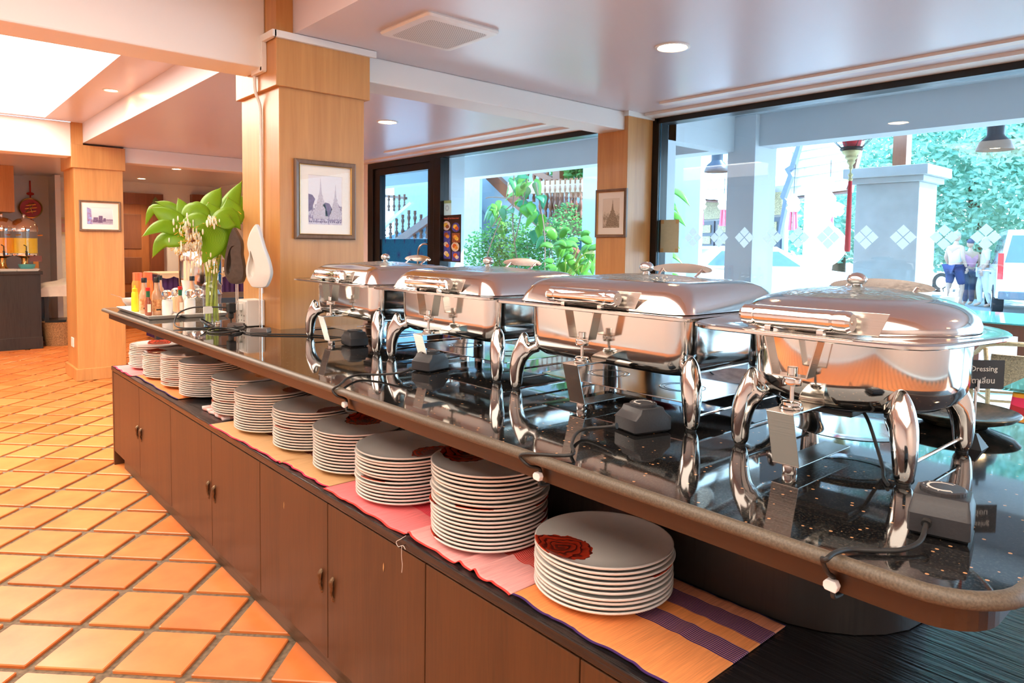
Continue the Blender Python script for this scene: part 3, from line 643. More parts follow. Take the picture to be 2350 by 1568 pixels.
def back_handle(root, x, z, hy):
    b = MB(); n = 28; R = []
    for i in range(n + 1):
        s = -1 + 2 * i / n; w = .013 * sqrt(max(0, 1 - s * s)) + .0012; zz = z + .004 * (1 - s * s); t = .0016; xx = x + .010 * (1 - s * s)
        R.append([(xx - t, s * hy, zz - w), (xx + t, s * hy, zz - w), (xx + t - w * .15, s * hy, zz + w), (xx - t - w * .15, s * hy, zz + w)])
    b.loft(R); h = b.build('rear_handle', lid_s, root, smooth=True)
    for s in (1, -1): MB().tube([(x - .03, s * hy * .62, z - .024), (x + .004, s * hy * .66, z)], .004, 8).build('handle_post', steel_p, h, smooth=True)
def rect_chafer(label, loc):
    r = thing('chafing_dish', label, 'chafing dish', (0, 0, 0), 0, 'rectangular steel chafing dishes on the counter')
    hx, hy = .212, .3025
    legs(r, hx, hy)
    ring = lambda a, c, rr, z: [(x, y, z) for x, y in rrect(a, c, rr, 8)]
    b = MB(); b.loft([ring(.150, .215, .04, .108), ring(.180, .247, .05, .112), ring(.196, .263, .055, .124), ring(.203, .270, .055, .142), ring(.205, .272, .055, .17), ring(.206, .273, .055, .257)])
    b.build('water_pan', steel_p, r, smooth=True, auto=50)
    b = MB(); fx, fy = .285, .332
    b.loft([ring(.206, .273, .055, .2565), ring(fx - .012, fy - .012, .03, .258), ring(fx - .004, fy - .004, .03, .2565), ring(fx, fy, .032, .2585), ring(fx, fy, .032, .2645), ring(fx - .004, fy - .004, .03, .2665), ring(fx - .014, fy - .014, .03, .2635), ring(fx - .03, fy - .03, .03, .2640), ring(.215, .283, .05, .2640)])
    b.build('rim_flange', steel_p, r, smooth=True, auto=50)
    lid = []
    for u, z in ((0, 0), (.02, .006), (.10, .022), (.22, .040), (.38, .054), (.58, .063), (.80, .068), (1, .070)):
        a = .238 - (.238 - .145) * u; c = .290 - (.290 - .205) * u; lid.append(ring(a, c, .055 - .015 * u, .266 + z))
    b = MB(); b.loft([ring(.240, .292, .055, .2655)] + lid, True, False); b.loft([lid[-1], ring(.140, .200, .038, .3355), ring(.135, .195, .036, .334)], False, False); L = b.build('lid', lid_s, r, smooth=True, auto=45)
    b = MB(); b.grid(12, 16, lambda u, v: (-.139 + .278 * u, -.199 + .398 * v, .3345 + .014 * (1 - (2 * u - 1) ** 2) * (1 - (2 * v - 1) ** 2))); g = b.build('lid_glass', wet, L, smooth=True)
    b = MB(); b.lathe([(.016, .344), (.011, .349), (.0085, .353), (.015, .356), (.0195, .362), (.020, .368), (.017, .375), (.010, .380), (.0001, .382)], 24); b.build('vent_knob', chrome, L, smooth=True)
    back_handle(L, .165, .358, .105)
    handle_front(r, -.262, .294, .118)
    common(r, -fx, hy, hx, 0)
    # fuel shelf with two pressed rings
    b = MB(); b.loft([ring(.150, .26, .02, .044), ring(.155, .265, .02, .046), ring(.155, .265, .02, .048), ring(.150, .26, .02, .0475)])
    for s in (1, -1):
        b.lathe([(.058, .0475), (.060, .0484), (.063, .0475)], 32, (0, s * .13, 0), False, False); b.lathe([(.046, .0475), (.048, .0483), (.050, .0475)], 32, (0, s * .13, 0), False, False)
    b.build('fuel_shelf', steel_p, r, smooth=True)
    b = MB(); b.box(-.06, .06, -.09, .09, .096, .1075); b.build('heating_plate', dark_pl, r, bevel=.004)
    r.location = loc
    return r
rc = rect_chafer('rectangular steel chafing dish beside the round one, third from the column', (1.572, 1.215, ZT))
rc2 = dup(rc, (1.590, 1.935, ZT), rad(.5), 'rectangular steel chafing dish in the middle of the three alike')
rc3 = dup(rc, (1.600, 2.655, ZT), rad(-1), 'rectangular steel chafing dish farthest away, next to the teak column')
def round_chafer(label, loc):
    r = thing('chafing_dish', label, 'chafing dish', (0, 0, 0), 0)
    hx = hy = .162; legs(r, hx, hy)
    b = MB(); b.lathe([(.0001, .106), (.135, .108), (.170, .114), (.192, .127), (.205, .148), (.2095, .170), (.211, .2575)], 72); b.build('water_pan', steel_p, r, smooth=True, auto=50)
    # flange: round with a squared front
    def out(k, z):
        p = []; R = .270 - k; F = .292 - k; W = .200 - k
        for i in range(64):
            t = 2 * pi * i / 64; x, y = cos(t), sin(t)
            cr_ = R
            if x < 0:
                # superellipse blend towards a square front
                e = 1 + 3.2 * (-x) ** 1.2 * 1.0; q = 2 + 5 * min(1, (-x) * 1.15)
                s = (abs(x / F) ** q + abs(y / (R * .86 + R * .14 * (1 + x))) ** q) ** (-1 / q); p.append((x * s, y * s, z))
            else: p.append((x * R, y * R, z))
        return p
    circ = lambda R, z: [(R * cos(2 * pi * i / 64), R * sin(2 * pi * i / 64), z) for i in range(64)]
    b = MB(); b.loft([circ(.211, .2565), out(.012, .2575), out(.003, .2565), out(0, .2585), out(0, .2635), out(.004, .2665), out(.014, .2650), circ(.238, .2640), circ(.232, .2665), circ(.225, .2650), circ(.218, .2650)]); b.build('rim_flange', steel_p, r, smooth=True, auto=50)
    b = MB(); pr = [(.223, .266), (.2245, .270), (.2235, .278), (.2195, .289), (.211, .3005), (.198, .3105), (.181, .3185), (.164, .3235), (.153, .3255), (.151, .3270), (.147, .3265)]
    b.lathe([(.221, .2655)] + pr, 72, cap1=False); L = b.build('lid', lid_s, r, smooth=True, auto=50)
    MB().lathe([(.150, .3262), (.120, .3340), (.08, .3400), (.04, .3435), (.0001, .3445)], 48, cap0=False).build('lid_glass', wet, L, smooth=True)
    b = MB(); b.lathe([(.016, .342), (.011, .345), (.0085, .348), (.015, .350), (.0195, .355), (.020, .360), (.017, .367), (.010, .372), (.0001, .374)], 24); b.build('vent_knob', chrome, L, smooth=True)
    back_handle(L, .125, .340, .110)
    handle_front(r, -.266, .293, .105, .0195)
    common(r, -.292, hy, hx, 0)
    b = MB(); b.lathe([(.0001, .0450), (.070, .0450), (.072, .047), (.078, .047), (.080, .045), (.118, .045), (.122, .048), (.118, .0475), (.080, .0475), (.0001, .0475)], 48); b.build('fuel_shelf', steel_p, r, smooth=True)
    b = MB(); b.lathe([(.150, .112), (.152, .112), (.152, .148), (.150, .148)], 64, cap0=False, cap1=False); b.build('support_ring', steel_b, r, smooth=True)
    MB().box(-.13, -.02, -.055, .055, .094, .1065).build('heating_plate', dark_pl, r, bevel=.004)
    MB().tube(smoothpath([(-.075, -.055, .098), (-.085, -.07, .08), (-.10, -.09, .045), (-.13, -.115, .012), (-.165, -.13, .005), (-.20, -.15, .0045)], 6), .0035, 8).build('cord', rubber, r, smooth=True)
    r.location = loc
    return r
dc = round_chafer('round steel chafing dish, the one nearest the camera', (1.508, .617, ZT))
# ------------------------------------------------------------------ heat controllers
markm = mat('dial_print', (.55, .52, .48), .5)
def controller(label, loc, rotz, cordpts, led=False, clip=None):
    r = thing('heat_controller', label, 'heat controller', loc, 0)
    M = Matrix.Rotation(rotz, 3, 'Z'); T = lambda p: tuple(Vector(loc) + M @ Vector(p))
    b = MB(); hx, hy = .052, .040
    R = lambda a, c, z: [T((x, y, z)) for x, y in rrect(a, c, .006, 3)]
    b.loft([R(hx - .006, hy - .004, .0022), R(hx, hy, .007), R(hx, hy, .034), R(hx - .014, hy - .002, .046), R(hx - .016, hy - .003, .049), R(hx - .020, hy - .004, .0575), R(hx - .022, hy - .006, .0585)])
    o = b.build('housing', dark_pl, r, smooth=True, auto=25)
    b = MB()
    for x, y in ((.035, .025), (-.035, .025), (.035, -.025), (-.035, -.025)): b.lathe([(.005, 0), (.005, .003)], 8, T((x, y, 0)))
    b.build('rubber_foot', rubber, r)
    b = MB(); n = 60; dr = .031
    ring = lambda k, z: [T(((dr - k - (.0008 if i % 2 else 0)) * cos(2 * pi * i / n), (dr - k - (.0008 if i % 2 else 0)) * sin(2 * pi * i / n), z)) for i in range(n)]
    b.loft([ring(0, .0585), ring(0, .064), ring(.002, .0655)]); d = b.build('dial', dark_pl, r, smooth=True, auto=30)
    b = MB(); n = 28; Ra = []; 
    for i in range(n + 1):
        t = rad(-35 + 250 * i / n); w = .0010 + .0014 * (i / n); Ra.append([T(((.0200 + s * w) * cos(t), (.0200 + s * w) * sin(t), z)) for s, z in ((-1, .0655), (1, .0655), (1, .0659), (-1, .0659))])
    b.loft(Ra)
    for i in range(7):
        t = rad(-30 + 40 * i); c = T((.0255 * cos(t), .0255 * sin(t), .0655)); b.box(c[0] - .0009, c[0] + .0009, c[1] - .0009, c[1] + .0009, c[2], c[2] + .0004)
    b.build('dial_marking', markm, d)
    if cordpts:
        b = MB(); b.tube(smoothpath(cordpts, 8), .0036, 10); b.build('cord', rubber, r, smooth=True)
        a = Vector(cordpts[0]); q = Vector(cordpts[1]); dd = (q - a).normalized(); b = MB(); b.tube([a - dd * .003, a + dd * .004], .0068, 12); b.build('cord_grommet', rubber, r, smooth=True)
    if led:
        c = T((.048, -.028, .036)); MB().box(c[0] - .004, c[0] + .004, c[1] - .004, c[1] + .004, c[2], c[2] + .005).build('indicator_light', emis('led_red', (1, .05, .06), 2.0), r)
    return r
def P(x, y, z): return tuple(onZ(x, y, z))
EX = cx0
cC = [P(1413, 978, ZT + .030), P(1385, 981, ZT + .022), P(1345, 984, ZT + .014), P(1322, 996, ZT + .012), P(1312, 1020, ZT + .012), P(1308, 1045, ZT + .009), (EX - .004, 1.029, ZT - .004), (EX + .004, 1.020, ZT - .026), (EX + .026, 1.010, ZT - .034), (EX + .026, 1.006, ZT - .05), (EX + .022, 1.003, ZT - .066), (EX + .045, 1.0, ZT - .068)]
cB = [P(943, 848, ZT + .030), P(915, 856, ZT + .022), P(870, 860, ZT + .012), P(825, 860, ZT + .010), P(796, 869, ZT + .012), P(781, 882, ZT + .010), (EX - .004, 1.852, ZT - .006), (EX + .002, 1.842, ZT - .022), (EX + .026, 1.832, ZT - .034), (EX + .026, 1.824, ZT - .05), (EX + .022, 1.815, ZT - .066), (EX + .045, 1.80, ZT - .068)]
cD = [P(2126, 1200, ZT + .026), P(2112, 1242, ZT + .012), P(2070, 1262, ZT + .006), P(2010, 1264, ZT + .005), P(1950, 1262, ZT + .006), P(1915, 1270, ZT + .010), P(1895, 1285, ZT + .008), (EX - .004, .415, ZT - .006), (EX + .006, .412, ZT - .026), (EX + .026, .412, ZT - .040), (EX + .026, .411, ZT - .054), (EX + .024, .410, ZT - .066), (EX + .045, .408, ZT - .068)]
cA = [(1.462, 2.535, ZT + .028), (1.475, 2.510, ZT + .020), (1.50, 2.47, ZT + .010), (1.54, 2.43, ZT + .006), (1.62, 2.44, ZT + .005)]
controller('grey heat controller by the rectangular chafing dish beside the round one', (1.275, .985, ZT), rad(-14), cC)
controller('grey heat controller under the middle rectangular chafing dish', (1.335, 1.925, ZT), rad(14), cB)
controller('dark heat controller with a red light under the farthest chafing dish', (1.415, 2.59, ZT), rad(84), cA, led=True)
controller('grey heat controller nearest the camera, its cord clipped to the counter edge', (1.170, .340, ZT), rad(12), cD)
clipm = mat('clip_plastic', (.85, .84, .86), .4)
for y, w in ((1.008, 'below the controller beside the round chafing dish'), (1.828, 'farthest along the counter apron'), (.412, 'nearest the camera on the counter apron')):
    b = MB(); c = Vector((EX + .024, y, ZT - .048)); p = [(-.010, -.0035), (-.007, -.008), (.008, -.009), (.011, .0), (.007, .007), (-.006, .007), (-.010, .002)]
    b.prism(p, 0, .012, lambda a, e, z: (c.x - .003 - .006 + z, c.y - a, c.z + e)); tag(b.build('cable_clip', clipm, bevel=.0015), 'small white cable clip ' + w, 'cable clip')
# cord from the wall socket to the farthest controller, loops by the plant
# ------------------------------------------------------------------ table goods at the far end of the counter
porc = mat('porcelain', (.78, .74, .68), .2, var=.01, coat=.3)
clear = mat('clear_glass', (.93, .96, .95), .03, trans=1.0, var=.01, ior=1.45)
thin = glassmat('thin_glass', (.93, .96, .96), .16); picg = glassmat('picture_glazing', (.99, .99, .99), .03)
def lathe_obj(name, prof, m, root=None, c=(0, 0, 0), seg=24, **k):
    return MB().lathe(prof, seg, c).build(name, m, root, smooth=True, **k)
def traydish(label, x0, x1, y0, y1):
    cx, cy, hx, hy = (x0 + x1) / 2, (y0 + y1) / 2, (x1 - x0) / 2, (y1 - y0) / 2
    rg = lambda k, z: [(x, y, ZT + z) for x, y in rrect(hx - k, hy - k, .014, 4, cx, cy)]
    o = MB().loft([rg(.016, .0005), rg(.012, .003), rg(0, .021), rg(.003, .022), rg(.015, .008), rg(.02, .0065)]).build('serving_tray', porc, smooth=True, auto=35)
    return tag(o, label, 'tray')
traydish('long white porcelain tray of sauce bottles at the counter front', .992, 1.168, 4.07, 4.80)
traydish('long white porcelain tray of shakers nearer the plant', 1.176, 1.42, 4.07, 4.80)
ZP = ZT + .0068
def cc(name): return MATS[name]
mat('soy_glass', (.30, .07, .03), .12, coat=.5); mat('black_cap', (.015, .015, .015), .35); mat('orange_label', (.85, .22, .05), .5, var=.5, scale=60, c2=(.9, .55, .25)); mat('cream_label', (.85, .80, .68), .6)
mat('amber_glass', (.62, .34, .20), .1, coat=.5); mat('yellow_plastic', (.90, .72, .02), .35); mat('yellow_cap', (.95, .60, .01), .35); mat('orange_plastic', (.90, .24, .04), .35); mat('red_cap', (.80, .03, .02), .35); mat('green_neck', (.02, .16, .07), .35)
mat('salt', (.85, .82, .80), .7); mat('amber_fill', (.80, .55, .32), .6)
mat('pepper', (.22, .17, .13), .9, var=.6, scale=300)
def tall_bottle(label, x, y, h=.205, grp='tall sauce bottles with black caps on the trays'):
    r = thing('sauce_bottle', label, 'sauce bottle', (x, y, ZP), 0, grp)
    k = h / .205; Z = lambda q: ZP + q * k
    c = (x, y, 0); MB().lathe([(.0001, Z(0)), (.026, Z(0)), (.0275, Z(.004)), (.0275, Z(.105)), (.022, Z(.125)), (.0145, Z(.138)), (.0125, Z(.182)), (.0001, Z(.182))], 24, c).build('glass_body', MATS['amber_glass'], r, smooth=True)
    MB().lathe([(.0280, Z(.02)), (.0281, Z(.021)), (.0281, Z(.085)), (.0280, Z(.086))], 24, c, False, False).build('paper_label', MATS['orange_label'], r, smooth=True)
    MB().lathe([(.0145, Z(.178)), (.015, Z(.180)), (.015, Z(.204)), (.0135, Z(.206))], 20, c).build('screw_cap', MATS['black_cap'], r, smooth=True)
    MB().box(x - .012, x + .012, y - .0285, y - .0278, Z(.026), Z(.034)).build('label_print', MATS['black_cap'], r)
    return r
tall_bottle('tall black capped sauce bottle behind the yellow squeeze bottle', 1.062, 4.42)
tall_bottle('tall black capped sauce bottle between the small chilli bottle and the first shaker', 1.095, 4.285, .212)
tall_bottle('tall black capped sauce bottle behind the row, left of the jug', 1.215, 4.69)
tall_bottle('tall black capped sauce bottle standing in front of the straw jug', 1.355, 4.52)
def small_bottle(label, x, y, mb='soy_glass'):
    r = thing('chilli_bottle', label, 'chilli bottle', (x, y, ZP)); c = (x, y, ZP)
    MB().lathe([(.0001, 0), (.017, 0), (.0185, .004), (.0185, .075), (.0095, .102), (.0085, .125), (.0001, .125)], 20, c).build('glass_body', MATS[mb], r, smooth=True)
    MB().lathe([(.0100, .104), (.0105, .106), (.0100, .138), (.0001, .138)], 16, c).build('neck_sleeve', MATS['green_neck'], r, smooth=True)
    MB().lathe([(.0115, .138), (.012, .140), (.0115, .157), (.0001, .158)], 16, c).build('cap', MATS['red_cap'], r, smooth=True)
    MB().box(x - .009, x + .009, y - .0195, y - .0186, ZP + .02, ZP + .065).build('paper_label', MATS['cream_label'], r)
small_bottle('small red chilli bottle with green neck at the front of the left tray', 1.045, 4.27)
small_bottle('small chilli bottle with green neck and red cap between two shakers', 1.225, 4.31, 'amber_glass')
def squeeze(label, x, y, h, body, cap, cat, r0=.027):
    r = thing('squeeze_bottle', label, cat, (x, y, ZP)); c = (x, y, ZP)
    MB().lathe([(.0001, 0), (r0, 0), (r0 * 1.05, .006), (r0, h * .35), (r0 * .95, h * .55), (r0 * .9, h * .72), (r0 * .5, h * .80), (.0001, h * .80)], 24, c).build('bottle_body', MATS[body], r, smooth=True)
    MB().lathe([(r0 * .72, h * .77), (r0 * .74, h * .78), (r0 * .70, h * .88), (r0 * .30, h * .90), (r0 * .22, h), (.0001, h)], 20, c).build('cap', MATS[cap], r, smooth=True)
squeeze('yellow squeeze bottle with star cap at the left end of the tray', 1.045, 4.56, .155, 'yellow_plastic', 'yellow_cap', 'squeeze bottle', .020)
def jar(label, x, y):
    r = thing('sauce_jar', label, 'sauce bottle', (x, y, ZP)); c = (x, y, ZP)
    MB().lathe([(.0001, 0), (.030, 0), (.032, .006), (.031, .16), (.026, .178), (.0001, .178)], 24, c).build('bottle_body', MATS['orange_plastic'], r, smooth=True)
    b = MB(); n = 24; R = []
    for z in (.176, .226): R.append([(x + (.0245 + .0015 * (i % 2)) * cos(2 * pi * i / n), y + (.0245 + .0015 * (i % 2)) * sin(2 * pi * i / n), ZP + z) for i in range(n)])
    b.loft(R); b.build('cap', mat('coral_cap', (.90, .16, .06), .4), r)
jar('orange sauce bottle with ribbed coral cap, left one of the pair', 1.085, 4.665)
jar('orange sauce bottle with ribbed coral cap, right one of the pair', 1.150, 4.70)
def shaker(label, x, y, fill):
    r = thing('glass_shaker', label, 'shaker', (x, y, ZP), 0, 'glass lidded shakers on the white trays'); c = (x, y, ZP)
    MB().lathe([(.0001, 0), (.026, 0), (.028, .004), (.028, .078), (.025, .088), (.0001, .088)], 24, c).build('shaker_body', MATS[fill], r, smooth=True)
    MB().lathe([(.0285, .078), (.0300, .080), (.0300, .090), (.027, .092)], 24, c, False, False).build('rim', thin, r, smooth=True)
    b = MB(); b.lathe([(.0001, .088), (.020, .090), (.012, .096), (.024, .106), (.0285, .120), (.0255, .134), (.013, .142), (.0001, .143)], 20, c); b.build('glass_stopper', clear, r, smooth=True)
shaker('white shaker with glass stopper beside the tall bottle on the left tray', 1.135, 4.235, 'salt')
shaker('white shaker with glass stopper at the front of the right tray', 1.262, 4.25, 'salt')
shaker('amber shaker with glass stopper behind the first white shaker', 1.235, 4.42, 'amber_fill')
shaker('dark pepper shaker with glass stopper next to the vase', 1.325, 4.30, 'pepper')
# jug of straws
r = thing('straw_jug', 'white porcelain jug holding wrapped straws behind the bottles', 'jug', (1.372, 4.66, ZP)); c = (1.372, 4.66, ZP)
MB().lathe([(.0001, 0), (.036, 0), (.040, .01), (.038, .08), (.030, .12), (.036, .158), (.040, .175), (.037, .174), (.028, .12), (.034, .02), (.0001, .015)], 28, c).build('jug_body', porc, r, smooth=True)
MB().tube(smoothpath([(1.410, 4.66, ZP + .14), (1.435, 4.66, ZP + .13), (1.437, 4.66, ZP + .07), (1.408, 4.66, ZP + .04)], 5), .006, 8).build('jug_handle', porc, r, smooth=True)
sm = mat('straw_paper', (.88, .68, .46), .6)
rr = random.Random(5)
for i in range(9):
    a = i * .75; q = Vector((c[0] + .02 * cos(a), c[1] + .02 * sin(a), ZP + .02)); t = Vector((c[0] + .01 + .028 * cos(a), c[1] + .02 * sin(a), ZP + .29 + rr.uniform(-.01, .01)))
    tag(MB().tube([q, t], .0055, 8).build('straw', sm, smooth=True), 'paper wrapped straw standing in the white jug', 'straw', 'wrapped straws in the white jug')
# bowl, spoon, spoon rest
bx, by = 1.098, 4.875
o = lathe_obj('small_bowl', [(.0001, 0), (.026, 0), (.028, .004), (.050, .030), (.056, .052), (.054, .052), (.046, .030), (.024, .010), (.0001, .008)], porc, None, (bx, by, ZT + .0125)); tag(o, 'small white bowl with a spoon in it at the counter end', 'bowl')
o = lathe_obj('saucer', [(.0001, 0), (.040, .0), (.060, .008), (.075, .012), (.074, .0135), (.058, .011), (.0001, .0075)], mat('dark_wood_plate', (.04, .025, .02), .4), None, (bx + .01, by - .01, ZT + .0005)); tag(o, 'dark saucer under the small white bowl', 'saucer')
b = MB(); b.tube([(bx, by, ZT + .03), (bx - .06, by + .03, ZT + .072), (bx - .105, by + .05, ZT + .088)], [.003, .0022, .003], 8); tag(b.build('spoon', steel_p, smooth=True), 'thin spoon leaning out of the small white bowl', 'spoon')
b = MB(); b.loft([[(x * k + 1.06, y * k * 2 + 4.80, ZT + z) for x, y in rrect(.014, .02, .012, 4)] for k, z in ((.6, .001), (1, .006), (.85, .0055), (.5, .003))]); tag(b.build('spoon_rest', mat('pewter', (.25, .22, .19), .3, .8), smooth=True), 'grey metal spoon rest lying in front of the small white bowl', 'spoon rest')
# ------------------------------------------------------------------ vase with leaves
VX, VY = 1.206, 3.704
vs = thing('flower_vase', 'clear glass vase with big green leaves and white flowers', 'vase', (VX, VY, ZT)); vc = (VX, VY, ZT)
MB().lathe([(.0001, .0), (.041, .0), (.043, .003), (.040, .02), (.043, .10), (.048, .185), (.047, .200), (.036, .215), (.033, .225), (.034, .248)], 32, vc, cap1=False).build('vase_glass', thin, vs, smooth=True)
MB().lathe([(.0001, .001), (.0405, .001), (.0405, .012), (.0001, .014)], 24, vc).build('vase_foot', clear, vs, smooth=True)
def leafmat(name, c, c2):
    m, n, l, b = nodes(name); uv = n.new('ShaderNodeUVMap'); sp = n.new('ShaderNodeSeparateXYZ'); l.new(uv.outputs[0], sp.inputs[0])
    w = n.new('ShaderNodeTexWave'); w.inputs['Scale'].default_value = 4; w.bands_direction = 'Y'; mp = n.new('ShaderNodeMapping'); l.new(uv.outputs[0], mp.inputs[0]); mp.inputs['Rotation'].default_value = (0, 0, .12); mp.inputs['Scale'].default_value = (.4, 3, 1); l.new(mp.outputs[0], w.inputs[0])
    cr = ramp(n, [(.2, c), (.9, c2)]); l.new(w.outputs[0], cr.inputs[0])
    k = ramp(n, [(0, off_), (.90, off_), (.97, on)]); l.new(sp.outputs[0], k.inputs[0])
    mx = n.new('ShaderNodeMix'); mx.data_type = 'RGBA'; l.new(k.outputs[0], mx.inputs[0]); l.new(cr.outputs[0], mx.inputs[6]); mx.inputs[7].default_value = (.45, .30, .05, 1)
    l.new(mx.outputs[2], b.inputs['Base Color']); b.inputs['Roughness'].default_value = .4
    t = n.new('ShaderNodeBsdfTranslucent'); l.new(mx.outputs[2], t.inputs[0]); ms = n.new('ShaderNodeMixShader'); ms.inputs[0].default_value = .35
    out = [x for x in n if x.type == 'OUTPUT_MATERIAL'][0]; l.new(b.outputs[0], ms.inputs[1]); l.new(t.outputs[0], ms.inputs[2]); l.new(ms.outputs[0], out.inputs[0])
    MATS[name] = m; return m
leaf_m = leafmat('fresh_leaf', (.13, .36, .006), (.40, .66, .03))
def leaf(name, pts, w, m, parent, face, cup=.25, nu=14, nv=6, loc=None):
    """blade along pts (3D), half width w, surface facing 'face'"""
    P_ = smoothpath(pts, max(2, nu // (len(pts) - 1))); N = len(P_) - 1; V = []; Fc = []
    for i, p in enumerate(P_):
        u = i / N; d = (P_[min(i + 1, N)] - P_[max(i - 1, 0)]).normalized(); f = Vector(face); s = d.cross(f).normalized(); nn = s.cross(d).normalized()
        ww = w * (max(.02, sin(pi * u ** .72) ** .85 * (1 - u ** 5)) if 0 < u < 1 else .02)
        for j in range(nv + 1):
            v = -1 + 2 * j / nv; V.append(p + s * (ww * v) - nn * (cup * ww * v * v - .03 * ww * sin(u * 15 + v * 3)))
    for i in range(N):
        for j in range(nv): a = i * (nv + 1) + j; Fc.append((a, a + nv + 1, a + nv + 2, a + 1))
    off = wloc(parent) if parent is not None else Vector((0, 0, 0))
    me = bpy.data.meshes.new(name); me.from_pydata([tuple(Vector(q) - off) for q in V], [], Fc); uvl = me.uv_layers.new(name='UVMap')
    for lp in me.loops: k = lp.vertex_index; uvl.data[lp.index].uv = ((k // (nv + 1)) / N, (k % (nv + 1)) / nv)
    me.materials.append(m); me.polygons.foreach_set('use_smooth', [True] * len(me.polygons))
    o = bpy.data.objects.new(name, me); COL.objects.link(o); o.parent = parent
    so_ = o.modifiers.new('t', 'SOLIDIFY'); so_.thickness = .0006
    return o
FACE = (-.35, -.72, .35)
LV = [([(430, 520), (380, 492), (346, 476)], 15, 3.66, .15), ([(392, 500), (352, 478), (333, 520)], 9, 3.78, 0), ([(430, 530), (372, 518), (325, 544)], 13, 3.60, -.02), ([(430, 552), (375, 550), (349, 593)], 14, 3.62, 0),
      ([(420, 492), (385, 470), (356, 463)], 8, 3.82, 0), ([(432, 508), (420, 478), (408, 454)], 12, 3.72, 0), ([(450, 500), (430, 480), (424, 466)], 9, 3.85, 0), ([(474, 512), (440, 486), (414, 506)], 22, 3.63, 0), ([(480, 520), (445, 505), (414, 512)], 17, 3.58, 0),
      ([(474, 490), (488, 455), (508, 430)], 17, 3.84, .1), ([(515, 505), (530, 460), (556, 414)], 17, 3.86, .1), ([(492, 520), (484, 488), (478, 464)], 22, 3.62, 0), ([(497, 512), (528, 486), (522, 452)], 25, 3.70, 0), ([(500, 520), (527, 495), (553, 528)], 20, 3.55, 0),
      ([(477, 508), (486, 555), (464, 607)], 25, 3.56, 0), ([(500, 512), (518, 552), (521, 606)], 22, 3.60, 0), ([(522, 520), (545, 480), (556, 448)], 15, 3.90, 0), ([(520, 510), (538, 500), (556, 515)], 12, 3.80, 0), ([(470, 485), (450, 470), (432, 470)], 9, 3.90, 0)]
for pts, w, Y, k in LV:
    q = []
    for i, (x, y) in enumerate(pts):
        yy = Y + (.10 * (i - 1) * (1 if k >= 0 else -1) * (.4 if i else .3)); q.append(Vector(onY(x, y, yy)))
    leaf('leaf', q, w * 1.38 / 445, leaf_m, vs, FACE)
stem_m = mat('green_stem', (.36, .46, .06), .45, var=.15, scale=30)
for i in range(8):
    a = i * .8; p0 = Vector((VX + .028 * cos(a), VY + .028 * sin(a), ZT + .016)); p1 = Vector((VX + .024 * cos(a + .9), VY + .024 * sin(a + .9), ZT + .25)); p2 = Vector((VX + .055 * cos(a + 1.4) + .01, VY + .06 * sin(a + 1.4), ZT + .45 + .02 * (i % 3)))
    MB().tube(smoothpath([p0, p1, p2], 6), .0065, 8).build('stem', stem_m, vs, smooth=True)
pet = mat('white_petal', (.85, .82, .66), .6, var=.1, scale=50); sta = mat('yellow_stamen', (.85, .48, .05), .6)
rr = random.Random(11)
def flowers(cx, cy, Y, n, sx, sy):
    b = MB()
    for i in range(n):
        p = Vector(onY(cx + rr.gauss(0, sx), cy + rr.gauss(0, sy), Y + rr.gauss(0, .025))); b.mi = 0 if rr.random() < .55 else 1
        if b.mi == 0: b.sphere(p, rr.uniform(.005, .010), 7, 4, sx=.45, sz=1.7)
        else: b.tube([p, p + Vector((rr.uniform(-1, 1), rr.uniform(-1, 1), rr.uniform(-1, .6))) * .016], [.0012, .002], 4)
    o = b.build('flower_cluster', [pet, sta], vs, smooth=True); o['kind'] = 'stuff'
flowers(430, 545, 3.58, 170, 13, 22); flowers(452, 560, 3.55, 90, 6, 20); flowers(488, 507, 3.52, 40, 8, 6); flowers(488, 600, 3.60, 60, 9, 14); flowers(542, 496, 3.72, 25, 6, 8); flowers(415, 575, 3.62, 50, 10, 8)
